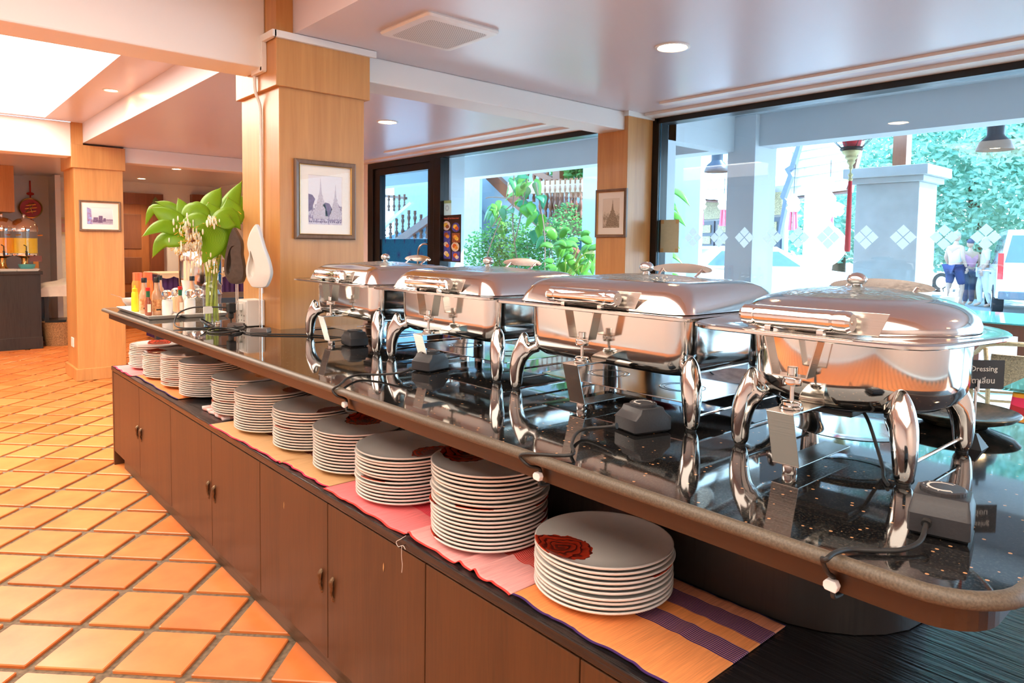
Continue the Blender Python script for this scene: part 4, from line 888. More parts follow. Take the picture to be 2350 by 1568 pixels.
# ------------------------------------------------------------------ sculptures on stands
def sculpt(label, tipbase, outl, hole, m, C, facing, rods):
    r = thing('sculpture', label, 'sculpture', C); cx, cy, cz = C
    side = Vector((cos(facing), sin(facing), 0)); nrm = Vector((side.y, -side.x, 0))
    def T(a, z, d): p = Vector((cx, cy, 0)) + side * a + nrm * d; return (p.x, p.y, z)
    k = .2552 / 489
    pts = [((x - rods) * k, ZT + .212 + (1022 - z) * k) for x, z in outl]; hl = [((x - rods) * k, ZT + .212 + (1022 - z) * k) for x, z in hole]
    def sm(p, n=5):
        P_ = [Vector((a, b_, 0)) for a, b_ in p]; out = []; N = len(P_)
        for i in range(N):
            p0, p1, p2, p3 = P_[i - 1], P_[i], P_[(i + 1) % N], P_[(i + 2) % N]
            for j in range(n):
                t = j / n; q = .5 * ((2 * p1) + (-p0 + p2) * t + (2 * p0 - 5 * p1 + 4 * p2 - p3) * t * t + (-p0 + 3 * p1 - 3 * p2 + p3) * t ** 3); out.append((q.x, q.y))
        return out
    po = sm(pts); ph = sm(hl); gc = (sum(a for a, _ in po) / len(po), sum(z for _, z in po) / len(po))
    sc = lambda p, s: [(gc[0] + (a - gc[0]) * s, gc[1] + (z - gc[1]) * s) for a, z in p]
    bm = bmesh.new()
    def ring(p, d): return [bm.verts.new(T(a, z, d)) for a, z in p]
    rings = [ring(sc(po, .93), .024), ring(sc(po, .98), .021), ring(po, .012), ring(po, -.012), ring(sc(po, .92), -.020)]
    for A, B in zip(rings, rings[1:]):
        for i in range(len(A)): bm.faces.new((A[i], A[(i + 1) % len(A)], B[(i + 1) % len(A)], B[i]))
    bm.faces.new(rings[-1])
    gh = (sum(a for a, _ in ph) / len(ph), sum(z for _, z in ph) / len(ph)); hs = lambda s: [(gh[0] + (a - gh[0]) * s, gh[1] + (z - gh[1]) * s) for a, z in ph]
    H = [ring(hs(1), .024), ring(hs(.95), .020), ring(hs(.86), -.002), ring(hs(.5), -.010)]
    for A, B in zip(H, H[1:]):
        for i in range(len(A)): bm.faces.new((A[i], A[(i + 1) % len(A)], B[(i + 1) % len(A)], B[i]))
    bm.faces.new(H[-1])
    es = [bm.edges.get((R[i], R[(i + 1) % len(R)])) for R in (rings[0], H[0]) for i in range(len(R))]
    bmesh.ops.triangle_fill(bm, use_beauty=True, edges=es)
    bmesh.ops.recalc_face_normals(bm, faces=bm.faces)
    me = bpy.data.meshes.new('carved_body'); bm.to_mesh(me); bm.free(); me.transform(Matrix.Translation(-Vector(C))); me.materials.append(m); me.polygons.foreach_set('use_smooth', [True] * len(me.polygons))
    bm = bmesh.new(); bm.from_mesh(me)
    for e in bm.edges:
        if len(e.link_faces) == 2 and e.calc_face_angle(0) > rad(35): e.smooth = False
    bm.to_mesh(me); bm.free()
    o = bpy.data.objects.new('carved_body', me); COL.objects.link(o); o.parent = r
    b = MB(); b.tube([T(-.004, ZT + .02, .0), T(-.004, ZT + .222, 0)], .0028, 8); b.tube([T(.005, ZT + .02, .0), T(.005, ZT + .222, 0)], .0028, 8); b.build('stand_rod', steel_p, r, smooth=True)
    b = MB(); b.hexa([T(-.042, ZT, .03), T(.042, ZT, .03), T(.042, ZT, -.03), T(-.042, ZT, -.03), T(-.038, ZT + .020, .026), T(.038, ZT + .020, .026), T(.038, ZT + .020, -.026), T(-.038, ZT + .020, -.026)]); b.build('stand_base', mat('gunmetal', (.16, .14, .13), .32, .7), r, bevel=.002)
WO = [(1400, 455), (1352, 530), (1328, 610), (1330, 665), (1342, 720), (1328, 780), (1313, 850), (1318, 930), (1345, 990), (1378, 1022), (1475, 1022), (1508, 985), (1533, 920), (1535, 860), (1513, 765), (1478, 670), (1448, 560), (1428, 495)]
WH = [(1356, 690), (1378, 755), (1394, 820), (1394, 885), (1374, 935), (1348, 936), (1334, 895), (1336, 820), (1350, 760)]
DO = [(1217, 480), (1185, 545), (1168, 615), (1150, 690), (1135, 780), (1128, 860), (1136, 930), (1162, 985), (1195, 1012), (1275, 1012), (1308, 970), (1321, 900), (1310, 810), (1296, 730), (1298, 660), (1290, 600), (1262, 545), (1240, 505)]
DH = [(1236, 650), (1206, 672), (1194, 710), (1198, 770), (1202, 830), (1194, 890), (1170, 930), (1153, 895), (1158, 800), (1174, 720), (1200, 662)]
va = math.atan2(_x.y, _x.x)
sculpt('white curved teardrop sculpture on a thin stand against the teak column', None, WO, WH, mat('white_stone', (.80, .76, .70), .45, var=.02), (1.278, 3.245, ZT), va, 1428)
sculpt('dark brown curved teardrop sculpture on a thin stand behind the white one', None, DO, DH, mat('dark_stone', (.085, .062, .048), .5, var=.15, scale=60), (1.268, 3.52, ZT), va, 1235)
# socket box, plugs, cables
r = thing('socket_box', 'white surface mounted power socket box on the teak column', 'socket box', (1.34, 3.53, 1.10))
MB().box(1.300, 1.391, 3.475, 3.60, 1.037, 1.168).build('housing', white_pl, r, bevel=.004)
MB().box(1.295, 1.301, 3.48, 3.595, 1.045, 1.16).build('socket_plate', mat('socket_ivory', (.72, .68, .62), .35), r, bevel=.001)
b = MB()
for y in (3.50, 3.535, 3.57):
    for z in (1.06, 1.085): b.box(1.2945, 1.2955, y - .003, y - .001, z, z + .008); b.box(1.2945, 1.2955, y + .003, y + .005, z, z + .008)
b.build('socket_slot', MATS['black_cap'], r)
b = MB(); b.box(1.262, 1.295, 3.52, 3.56, 1.115, 1.150); tag(b.build('plug_adapter', white_pl, bevel=.003), 'pale plug adapter pushed into the white socket box', 'plug adapter')
b = MB(); b.box(1.225, 1.262, 3.515, 3.56, 1.105, 1.155); b.box(1.232, 1.255, 3.525, 3.55, 1.075, 1.106); p = thing('power_plug', 'black power plug with its cable running down beside the dark sculpture', 'plug', (1.24, 3.53, 1.1)); b.build('plug_body', rubber, p, bevel=.006)
MB().tube(smoothpath([(1.243, 3.535, 1.08), (1.243, 3.53, 1.05), (1.25, 3.48, 1.040), (1.255, 3.40, 1.039), (1.235, 3.32, 1.039), (1.20, 3.24, 1.039), (1.235, 3.14, 1.039), (1.33, 3.05, 1.039), (1.40, 2.98, 1.039), (1.475, 2.80, 1.039), (1.50, 2.66, 1.045), (1.463, 2.60, 1.058)], 8), .0038, 8).build('cable', rubber, p, smooth=True)
b = MB(); b.tube(smoothpath([(1.225, 3.55, 1.13), (1.17, 3.60, 1.132), (1.10, 3.66, 1.128), (1.045, 3.70, 1.10), (1.012, 3.66, 1.055), (1.015, 3.58, 1.040), (1.07, 3.54, 1.038), (1.13, 3.52, 1.040), (1.165, 3.55, 1.044), (1.16, 3.60, 1.05), (1.12, 3.60, 1.075), (1.10, 3.53, 1.07), (1.13, 3.47, 1.044), (1.18, 3.43, 1.039), (1.25, 3.385, 1.050), (1.21, 3.31, 1.042), (1.12, 3.27, 1.039), (1.07, 3.33, 1.039), (1.10, 3.42, 1.040), (1.16, 3.44, 1.042), (1.20, 3.38, 1.039), (1.19, 3.25, 1.039), (1.13, 3.20, 1.039)], 7), .0038, 8)
o = b.build('loose_cable', rubber, smooth=True); tag(o, 'black cable looped on the counter in front of the vase', 'cable')
MB().box(1.13, 1.175, 3.595, 3.60, 1.10, 1.135).build('paper_tag', mat('tag_paper', (.85, .84, .80), .7), o)
# ------------------------------------------------------------------ framed pictures
def artmat(name, kind):
    m, n, l, b = nodes(name); uv = n.new('ShaderNodeUVMap'); nz = n.new('ShaderNodeTexNoise'); nz.inputs['Scale'].default_value = 14; nz.inputs['Detail'].default_value = 8; l.new(uv.outputs[0], nz.inputs['Vector'])
    sp = n.new('ShaderNodeSeparateXYZ'); l.new(uv.outputs[0], sp.inputs[0]); ad = n.new('ShaderNodeMath'); ad.operation = 'MULTIPLY_ADD'; l.new(nz.outputs[0], ad.inputs[0]); ad.inputs[1].default_value = .55 if kind != 2 else .3; l.new(sp.outputs[1], ad.inputs[2])
    if kind == 0: cr = ramp(n, [(.0, (.10, .05, .13)), (.30, (.62, .55, .62)), (.42, (.20, .12, .24)), (.52, (.6, .54, .6)), (.62, (.17, .10, .20)), (.66, (.70, .66, .70)), (1, (.74, .71, .74))])
    elif kind == 1: cr = ramp(n, [(.2, (.24, .18, .12)), (.45, (.62, .52, .42)), (.6, (.30, .24, .17)), (.8, (.70, .62, .52)), (1.3, (.72, .64, .55))])
    else: cr = ramp(n, [(.1, (.55, .50, .60)), (.35, (.30, .25, .33)), (.5, (.68, .60, .64)), (1, (.78, .72, .72))])
    l.new(ad.outputs[0], cr.inputs[0]); l.new(cr.outputs[0], b.inputs['Base Color']); b.inputs['Roughness'].default_value = .7; return m
ink = mat('photo_ink', (.16, .10, .19), .8, var=.4, scale=120); inkl = mat('photo_grey', (.50, .44, .50), .8, var=.25, scale=150); sep = mat('photo_sepia', (.24, .17, .10), .8, var=.5, scale=150, c2=(.5, .4, .3))
def stupa(b, cx, h, w, T, z0):
    P_ = [(1, 0), (1, .10), (.9, .11), (.9, .20), (.75, .21), (.72, .30), (.55, .36), (.42, .46), (.26, .52), (.34, .53), (.30, .57), (.18, .60), (.12, .72), (.05, .86), (.012, 1)]
    k = b.add([T(cx + s * w * a, z0 + h * z) for s in (1,) for a, z in P_] + [T(cx - w * a, z0 + h * z) for a, z in P_]); n = len(P_)
    for i in range(n - 1): b.face([k + i, k + i + 1, k + n + i + 1, k + n + i])
def picture(label, origin, ux, W_, H_, fw, mw, art, framec, kind):
    o = Vector(origin); U = Vector(ux); N = Vector((U.y, -U.x, 0))
    r = thing('framed_picture', label, 'picture', tuple(o))
    T = lambda a, z, d: tuple(o + U * a + Vector((0, 0, z)) + N * d)
    fm = wood('frame_brown', (.13, .075, .045), (.21, .13, .085), .4, 2, 10, .2)
    b = MB()
    outer = [(0, 0), (W_, 0), (W_, H_), (0, H_)]; ins = lambda k: [(k, k), (W_ - k, k), (W_ - k, H_ - k), (k, H_ - k)]
    b.loft([[T(a, z, d) for a, z in ins(k)] for k, d in ((0, .001), (0, .016), (fw * .25, .021), (fw * .8, .017), (fw, .011), (fw, .004))], False, False); b.build('frame', fm, r)
    b = MB(); b.loft([[T(a, z, d) for a, z in ins(k)] for k, d in ((fw * .93, .0175), (fw * .93, .019), (fw * 1.03, .018), (fw * 1.03, .006))], False, False); b.build('gilt_edge', mat('gilt', (.60, .36, .12), .35, .6), r)
    b = MB(); b.loft([[T(a, z, d) for a, z in ins(k)] for k, d in ((fw, .008), (fw + mw, .008), (fw + mw + .002, .0065))], False, False); b.build('mount', mat('mount_board', (.82, .77, .70), .8, var=.01), r)
    k = fw + mw + .001; me = bpy.data.meshes.new('photo_print'); me.from_pydata([tuple(Vector(T(a, z, .0062)) - o) for a, z in ins(k)], [], [(0, 1, 2, 3)]); uvl = me.uv_layers.new(name='UVMap')
    for i, q in enumerate(((0, 0), (1, 0), (1, 1), (0, 1))): uvl.data[i].uv = q
    me.materials.append(art); pr = bpy.data.objects.new('photo_print', me); COL.objects.link(pr); pr.parent = r
    b = MB(); T2 = lambda a, z: T(a, z, .0066); w, h = W_ - 2 * k, H_ - 2 * k
    if kind == 0: b.mi = 0; stupa(b, k + w * .36, h * .83, w * .22, T2, k + h * .12); stupa(b, k + w * .80, h * .72, w * .18, T2, k + h * .12); b.mi = 1; q = b.add([T2(k + w * a, k + h * z) for a, z in ((.5, .18), (.62, .18), (.70, .33), (.62, .44), (.50, .46), (.42, .40), (.50, .33))]); b.face([q + i for i in range(7)])
    if kind == 0:
        q = b.add([T2(k + w * a, k + h * z) for a, z in ((0, .25), (.10, .30), (.20, .52), (.12, .60), (0, .62))]); b.face([q + i for i in range(5)]); b.build('photo_subject', [inkl, ink], pr)
        b = MB(); T3 = lambda a, z: T(a, z, .0069)
        for i in range(16): a = k + w * (.02 + i * .061); q = b.add([T3(a, k + h * .045), T3(a + w * .035, k + h * .045), T3(a + w * .035, k + h * .075), T3(a, k + h * .075)]); b.face([q, q + 1, q + 2, q + 3])
        b.build('photo_lettering', ink, pr)
    elif kind == 1: stupa(b, k + w * .58, h * .92, w * .40, T2, k + h * .05); b.build('photo_subject', sep, pr)
    else:
        b.mi = 0; 
        for (a0, a1, z0, z1) in ((.22, .42, .12, .42), (.42, .60, .10, .52), (.60, .72, .18, .38), (.72, 1.0, .26, .31)):
            q = b.add([T2(k + w * a0, k + h * z0), T2(k + w * a1, k + h * z0), T2(k + w * a1, k + h * z1), T2(k + w * (a0 + .03), k + h * z1)]); b.face([q, q + 1, q + 2, q + 3])
        b.mi = 1; q = b.add([T2(k, k), T2(k + w * .20, k), T2(k + w * .16, k + h * .9), T2(k, k + h)]); b.face([q, q + 1, q + 2, q + 3]); b.build('photo_subject', [ink, mat('photo_tint', (.62, .25, .42), .8, var=.5, scale=60, c2=(.30, .40, .75))], pr)
    b = MB(); b.loft([[T(a, z, .0105) for a, z in ins(fw + .0005)]], True, False); b.face(list(range(4))) if False else None; b.build('picture_glass', picg, r)
    return r
picture('large framed temple photograph on the near teak column', (1.462, 3.286, 1.478), (1, 0, 0), .330, .392, .026, .046, artmat('art_temple', 0), None, 0)
picture('small framed tower photograph on the teak column between the windows', (4.044, 3.616, 1.536), (0, -1, 0), .305, .362, .022, .048, artmat('art_tower', 1), None, 1)
picture('framed harbour photograph on the far teak column', (1.408, 8.353, 1.560), (1, 0, 0), .380, .318, .020, .050, artmat('art_harbour', 2), None, 2)
# outlet low on far column
b = MB().box(1.364, 1.372, 8.56, 8.68, .33, .43); tag(b.build('wall_outlet', white_pl, bevel=.002), 'small white outlet low on the far teak column', 'outlet')
# ------------------------------------------------------------------ ceiling fittings
r = thing('ceiling_speaker', 'square white perforated ceiling grille left of the downlight', 'ceiling grille', (1.935, 2.735, CEIL))
b = MB(); rg = lambda k, z: [(x, y, CEIL + z) for x, y in rrect(.205 - k, .205 - k, .02, 4, 1.935, 2.735)]
b.loft([rg(.004, 0), rg(0, -.008), rg(.006, -.018), rg(.040, -.022), rg(.044, -.021)], False, False); b.build('frame', white_pl, r, smooth=True, auto=40)
def perf():
    m, n, l, b_ = nodes('perforated_grille'); tc = n.new('ShaderNodeTexCoord'); mp = n.new('ShaderNodeMapping'); l.new(tc.outputs['Object'], mp.inputs[0]); mp.inputs['Scale'].default_value = (110, 110, 0); mp.inputs['Rotation'].default_value = (0, 0, pi / 4)
    f = n.new('ShaderNodeVectorMath'); f.operation = 'FRACTION'; l.new(mp.outputs[0], f.inputs[0]); s = n.new('ShaderNodeVectorMath'); s.operation = 'SUBTRACT'; l.new(f.outputs[0], s.inputs[0]); s.inputs[1].default_value = (.5, .5, 0)
    ln = n.new('ShaderNodeVectorMath'); ln.operation = 'LENGTH'; l.new(s.outputs[0], ln.inputs[0]); cr = ramp(n, [(.26, (.22, .20, .18)), (.34, (.70, .67, .63))]); l.new(ln.outputs['Value'], cr.inputs[0]); l.new(cr.outputs[0], b_.inputs['Base Color']); b_.inputs['Roughness'].default_value = .5; return m
MB().box(1.935 - .162, 1.935 + .162, 2.735 - .162, 2.735 + .162, CEIL - .0215, CEIL - .019).build('perforated_panel', perf(), r)
glow = emis('lamp_glow', (1, .82, .58), 14)
def downlight(label, x, y, z=CEIL, r0=.075, e=26, col=WARM):
    r = thing('downlight', label, 'downlight', (x, y, z)); c = (x, y, z)
    MB().lathe([(r0 + .012, 0), (r0 + .012, -.004), (r0, -.006), (r0 - .006, -.002)], 32, c, False, False).build('trim_ring', white_pl, r, smooth=True)
    MB().lathe([(.0001, -.0015), (r0 - .006, -.0015)], 32, c).build('lamp_face', glow, r)
    l = bpy.data.lights.new('downlight_lamp', 'SPOT'); l.energy = e; l.color = col; l.spot_size = rad(130); l.spot_blend = .8; l.shadow_soft_size = .06
    o = bpy.data.objects.new('downlight_lamp', l); COL.objects.link(o); o.location = (x, y, z - .02)
downlight('round recessed downlight nearest the big window', 2.931, 2.139)
downlight('round recessed downlight behind the near cross beam', 3.031, 5.005)
downlight('recessed downlight in the raised ceiling edge left of the near column', *onZ(255, 207, RZ)[:2], RZ, .05)
downlight('far downlight, the nearer of the pair beyond the far column', *onZ(405, 388, CEIL - .001)[:2], CEIL, .06, 110)
downlight('far downlight, the farther of the pair beyond the far column', *onZ(325, 410, CEIL - .001)[:2], CEIL, .06, 150)
downlight('far downlight beyond the raised ceiling, above the service cabinet', .95, 9.7, CEIL - .02, .06, 180)
# ------------------------------------------------------------------ small extras on the counter
b = MB(); 
for s in (0, .03): b.tube([(1.93, 1.33 - s, ZT + .003), (1.87, 1.27 - s, ZT + .075), (1.95, 1.24 - s, ZT + .003)], .003, 6)
b.tube([(1.87, 1.27, ZT + .075), (1.87, 1.24, ZT + .075)], .003, 6); tag(b.build('card_stand', rubber), 'black bent wire card stand behind the nearest rectangular chafing dish', 'card stand')
o = lathe_obj('relish_bowl', [(.0001, 0), (.03, 0), (.055, .03), (.058, .045), (.054, .044), (.03, .012), (.0001, .01)], mat('red_lacquer_bowl', (.60, .03, .05), .3), None, (1.955, 1.42, ZT + .001)); tag(o, 'small red bowl behind the third rectangular chafing dish', 'bowl')
b = MB(); b.sphere((1.245, .22, .6495), .0035, 8, 6, sx=1.3); tag(b.build('crumb', mat('toast_crumb', (.55, .34, .20), .9)), 'tiny tan crumb lying on the dark cabinet top at the bottom right', 'crumb')
b = MB(); b.hexa([(1.03, 4.925, ZT + .0005), (1.052, 4.93, ZT + .0005), (1.05, 4.95, ZT + .0005), (1.03, 4.945, ZT + .0005), (1.033, 4.928, ZT + .004), (1.049, 4.933, ZT + .005), (1.047, 4.946, ZT + .004), (1.033, 4.942, ZT + .003)]); tag(b.build('paper_scrap', mat('scrap_white', (.85, .83, .80), .8)), 'small white paper scrap at the far corner of the counter', 'paper')
sc = mat('bare_wood', (.42, .24, .10), .8)
for x, y, z in ((1.0218, 2.39, .508), (1.0215, 1.70, .528)):
    o = MB().prism([(y + a, z + e) for a, e in ((0, -.014), (.004, -.006), (.003, .006), (-.001, .013), (-.003, .002))], x - .0006, x, lambda a, e, xx: (xx, a, e)).build('paint_chip', sc, doors[4] if y > 2.05 else doors[5])
# ------------------------------------------------------------------ far end of the room
FY = 11.2
r = thing('service_cabinet', 'black wooden service cabinet with drink dispensers at the far left', 'cabinet', (.5, FY + .35, 0))
MB().box(-1.2, 1.43, FY + .02, FY + .7, .16, 1.0).build('carcass', blackw, r); MB().box(-1.22, 1.455, FY, FY + .72, 1.0, 1.045).build('cabinet_top', blackw, r, bevel=.004); MB().box(-1.21, 1.44, FY + .01, FY + .71, 0, .16).build('plinth', blackw, r, bevel=.004)
MB().box(-.6, 1.18, FY + .15, FY + .72, 1.83, 2.438).build('body', teak, None)
bpy.data.objects['body'].name = 'wall_cabinet'; tag(bpy.data.objects['wall_cabinet'], 'teak wall cupboard above the drink dispensers at the far left', 'wall cupboard')
MB().box(-.6, 1.10, FY + .74, FY + .78, 1.05, 1.83).build('splash_panel', wood('panel_brown', (.25, .12, .05), (.34, .17, .07), .5), bpy.data.objects['wall_cabinet'])
gold = mat('brass', (.75, .50, .18), .2, 1)
def dispenser(label, px, py0, col, Y=FY + .32, k=1.0):
    p = onY(px, py0, Y); x = p.x; z = 1.046; r = thing('drink_dispenser', label, 'drink dispenser', (x, Y, z)); c = (x, Y, z)
    MB().lathe([(.08, 0), (.085, .01), (.05, .05), (.035, .12), (.045, .17), (.12, .20), (.0001, .205)], 24, c).build('pedestal', gold, r, smooth=True)
    MB().lathe([(.0001, .20), (.155, .20), (.158, .21), (.158, .235), (.0001, .236)], 32, c).build('base_ring', chrome, r, smooth=True)
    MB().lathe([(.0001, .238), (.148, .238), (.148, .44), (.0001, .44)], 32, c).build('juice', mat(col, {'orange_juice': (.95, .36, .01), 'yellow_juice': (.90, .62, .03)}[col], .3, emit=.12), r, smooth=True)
    MB().lathe([(.153, .236), (.153, .53)], 32, c, False, False).build('tank', thin, r, smooth=True)
    MB().lathe([(.160, .53), (.162, .545), (.158, .60), (.13, .66), (.08, .70), (.02, .715), (.015, .74), (.022, .755), (.0001, .77)], 32, c).build('domed_lid', chrome, r, smooth=True)
    b = MB(); b.tube([(x, Y - .155, z + .26), (x, Y - .20, z + .26), (x, Y - .205, z + .20)], .012, 8); b.tube([(x, Y - .19, z + .27), (x, Y - .19, z + .33), (x - .03, Y - .19, z + .35)], .006, 6); b.build('tap', rubber, r, smooth=True)
    for s in (1, -1): MB().tube([(x + s * .155, Y, z + .48), (x + s * .21, Y, z + .485)], .01, 8).build('side_knob', gold, r, smooth=True)
dispenser('dispenser of yellow juice with a domed chrome lid at the far left', 57, 600, 'yellow_juice'); dispenser('dispenser of orange juice at the left picture edge', 6, 600, 'orange_juice')
def onb(px, py, z=1.046): return onZ(px, py, z)
p = onb(30, 614); o = lathe_obj('mixing_bowl', [(.0001, 0), (.05, 0), (.09, .05), (.10, .09), (.095, .09), (.08, .05), (.0001, .01)], mat('teal_glaze', (.10, .42, .44), .3), None, (p.x, FY + .15, 1.046)); tag(o, 'small teal bowl between the two drink dispensers', 'bowl')
b = MB(); x = onY(63, 615, FY + .1).x; b.loft([[(x + a * k, FY + .10 + c * k, 1.046 + z) for a, c in rrect(.14, .07, .02, 3)] for k, z in ((.85, 0), (1, .03), (.92, .03), (.8, .006))]); tag(b.build('serving_dish', porc, smooth=True, auto=35), 'white oblong dish below the yellow dispenser', 'dish')
b = MB(); x = onY(12, 615, FY + .1).x; b.loft([[(x + a * k, FY + .10 + c * k, 1.046 + z) for a, c in rrect(.14, .07, .02, 3)] for k, z in ((.85, 0), (1, .03), (.92, .03), (.8, .006))]); tag(b.build('serving_dish', porc, smooth=True, auto=35), 'white oblong dish below the orange dispenser', 'dish')
x = onY(82, 590, FY + .2).x; b = MB().box(x - .07, x + .07, FY + .2, FY + .205, 1.17, 1.25); r = tag(b.build('menu_sign', mat('maroon_card', (.22, .09, .08), .6)), 'small maroon sign card beside the yellow dispenser', 'sign'); MB().box(x - .03, x + .03, FY + .19, FY + .24, 1.046, 1.17).build('sign_stand', chrome, r)
# table with white cloth heap and the basket
r = thing('side_table', 'dark side table under a heap of white cloth beyond the black cabinet', 'table', (1.80, 11.85, 0)); 
MB().box(1.50, 2.25, 11.6, 12.1, .72, .76).build('table_top', blackw, r); MB().box(1.53, 2.22, 11.65, 12.05, .30, .33).build('lower_shelf', blackw, r)
for x in (1.52, 2.18):
    for y in (11.62, 12.04): MB().box(x, x + .05, y, y + .05, 0, .72).build('leg', blackw, r)
b = MB(); rr = random.Random(4); b.grid(26, 18, lambda u, v: (1.47 + .82 * u, 11.56 + .56 * v, .775 + .22 * (sin(pi * u) ** .5) * (sin(pi * v) ** .5) * (.7 + .25 * sin(7 * u + 3) + .12 * sin(11 * v + 5 * u)) - (.10 if v < .04 else 0))); o = b.build('cloth_heap', mat('white_cloth', (.78, .72, .64), .9), smooth=True); tag(o, 'heap of folded white cloths on the dark side table', 'cloth')
o = lathe_obj('waste_basket', [(.0001, 0), (.16, 0), (.185, .16), (.20, .32), (.205, .33), (.195, .33), (.17, .16), (.0001, .03)], mat('woven_straw', (.36, .20, .09), .8, var=.4, scale=60, bump=.6), None, (1.66, 11.50, 0)); tag(o, 'round woven basket on the tiles below the side table', 'basket')
# red oval ornament, small wall picture
p = onY(70, 478, 12.98); r = thing('wall_ornament', 'red oval ornament with gold writing on the far wall', 'ornament', (p.x, 12.97, p.z)); c = (p.x, 12.985, p.z)
MB().lathe([(.0001, -.03), (.135, -.03), (.152, -.015), (.152, 0)], 40, c, axis='y', sx=1).build('red_disc', mat('red_lacquer', (.62, .02, .01), .3), r, smooth=True)
MB().lathe([(.135, -.032), (.142, -.036), (.155, -.032), (.155, -.02)], 40, c, False, False, axis='y').build('gold_border', gold, r, smooth=True)
b = MB()
for x0, z0, x1, z1 in ((-.10, .06, .10, .09), (-.12, -.02, .12, .02), (-.03, .13, .03, -.12), (.06, .12, -.10, -.10), (-.08, -.10, .10, -.06)): b.tube([(c[0] + x0 * .65, 12.948, c[2] + z0 * .65), (c[0] + x1 * .65, 12.948, c[2] + z1 * .65)], .008, 6)
b.build('gold_writing', gold, r)
b = MB(); b.sphere((c[0], 12.96, c[2] + .22), .05, 12, 8, sy=.4, sz=.5); b.tube([(c[0], 12.96, c[2] + .16), (c[0], 12.97, c[2] + .42)], .01, 6); b.sphere((c[0], 12.96, c[2] - .20), .04, 12, 8, sy=.4, sz=.6); b.tube([(c[0], 12.96, c[2] - .16), (c[0], 12.96, c[2] - .30)], .014, 6); b.build('knot_tassel', MATS['red_lacquer'], r, smooth=True)
p0 = onY(124, 498, 12.93); p1 = onY(150, 537, 12.93); r = thing('framed_picture', 'small framed flower picture half hidden behind the far column', 'picture', (p0.x, 12.93, p1.z)); MB().box(p0.x, p0.x + .36, 12.925, 12.949, p1.z, p0.z).build('frame', mat('pale_frame', (.55, .45, .25), .5), r); MB().box(p0.x + .03, p0.x + .33, 12.922, 12.926, p1.z + .03, p0.z - .03).build('flower_print', mat('flower_print', (.70, .62, .42), .7, var=.3, scale=9, c2=(.6, .2, .25)), r)
# far wooden door
DA, DB = 2.66, 3.20
d2 = struct(MB().box(2.45, 3.42, 12.90, 12.999, 2.09, 2.27).box(3.20, 3.42, 12.90, 12.999, 0, 2.09).box(2.30, 2.47, 12.90, 12.999, 0, 2.27).build('door_2', teak_d))
dm = wood('door_wood', (.26, .085, .022), (.38, .14, .04), .4, 2, 7, .2); lf = MB().box(2.47, 3.20, 12.94, 12.985, 0, 2.09).build('door_leaf', dm, d2)
pm = wood('door_panel_wood', (.15, .05, .018), (.22, .08, .028), .4, 2, 7, .2)
for z0, z1 in ((.16, .62), (.76, 1.20), (1.34, 1.92)): MB().box(2.58, 3.08, 12.928, 12.941, z0, z1).build('door_panel', pm, lf, bevel=.006)
p = onY(357, 468, 12.89); b = MB(); q = [(0, .12), (.05, .05), (.03, .05), (.08, -.02), (.04, -.02), (.10, -.09), (-.10, -.09), (-.04, -.02), (-.08, -.02), (-.03, .05), (-.05, .05)]; b.prism([(p.x + a, p.z + e) for a, e in q], 12.885, 12.897, lambda a, e, y: (a, y, e)); tag(b.build('tree_sticker', mat('dull_green', (.16, .22, .08), .6)), 'small green fir tree cut-out on the dark door frame', 'sticker')
struct(MB().box(3.88, 4.34, 12.86, 12.999, .9, 2.30).build('trim_6', teak_d)); 
# buffet table with purple skirt
r = thing('buffet_table', 'far buffet table with gathered purple skirt behind the plant', 'table', (3.5, 11.3, 0)); pur = mat('purple_satin', (.06, .025, .16), .5, var=.2, scale=5)
b = MB(); x0, x1 = 2.84, 4.15; b.grid(90, 3, lambda u, v: (x0 + (x1 - x0) * u, 11.0 - .02 * sin(u * 110) * (.4 + .6 * v), .985 - .96 * v)); b.grid(30, 3, lambda u, v: (x0 - .015 * sin(u * 60) * v, 11.0 + .7 * u, .985 - .96 * v)); b.build('table_skirt', pur, r, smooth=True)
MB().box(x0 - .02, x1 + .02, 10.98, 11.75, .985, 1.005).build('table_top', mat('ivory_cloth', (.70, .60, .46), .8), r)
b = MB()
for i in range(7): cx = x0 + .1 + i * .19; b.grid(8, 3, lambda u, v: (cx - .095 + .19 * u, 10.972 - .006 * v, .985 - (.028 + .03 * sin(pi * u)) * v))
b.build('scalloped_trim', MATS['ivory_cloth'], r, smooth=True)
r = thing('bottle_crate', 'light wooden crate of red capped bottles on the far buffet table', 'crate', (3.55, 11.3, 1.07)); MB().box(3.30, 3.95, 11.2, 11.45, 1.08, 1.20).build('crate_box', wood('light_crate', (.42, .24, .10), (.55, .34, .16), .6), r)
b = MB()
for i in range(4): b.lathe([(.02, 1.006), (.02, 1.08)], 10, (3.36 + .17 * i, 11.3, 0))
b.build('crate_foot', chrome, r)
for i in range(2):
    q = thing('condiment_bottle', ['red capped dark bottle at the left in the wooden crate', 'red capped dark bottle at the right in the wooden crate'][i], 'bottle', (3.52 + .14 * i, 11.3, 1.09)); c = (3.52 + .14 * i, 11.3, 1.20); MB().lathe([(.045, 0), (.045, .10), (.0001, .10)], 16, c).build('bottle_body', MATS['soy_glass'], q, smooth=True); MB().lathe([(.047, .10), (.047, .15), (.0001, .15)], 16, c).build('cap', MATS['red_cap'], q, smooth=True)
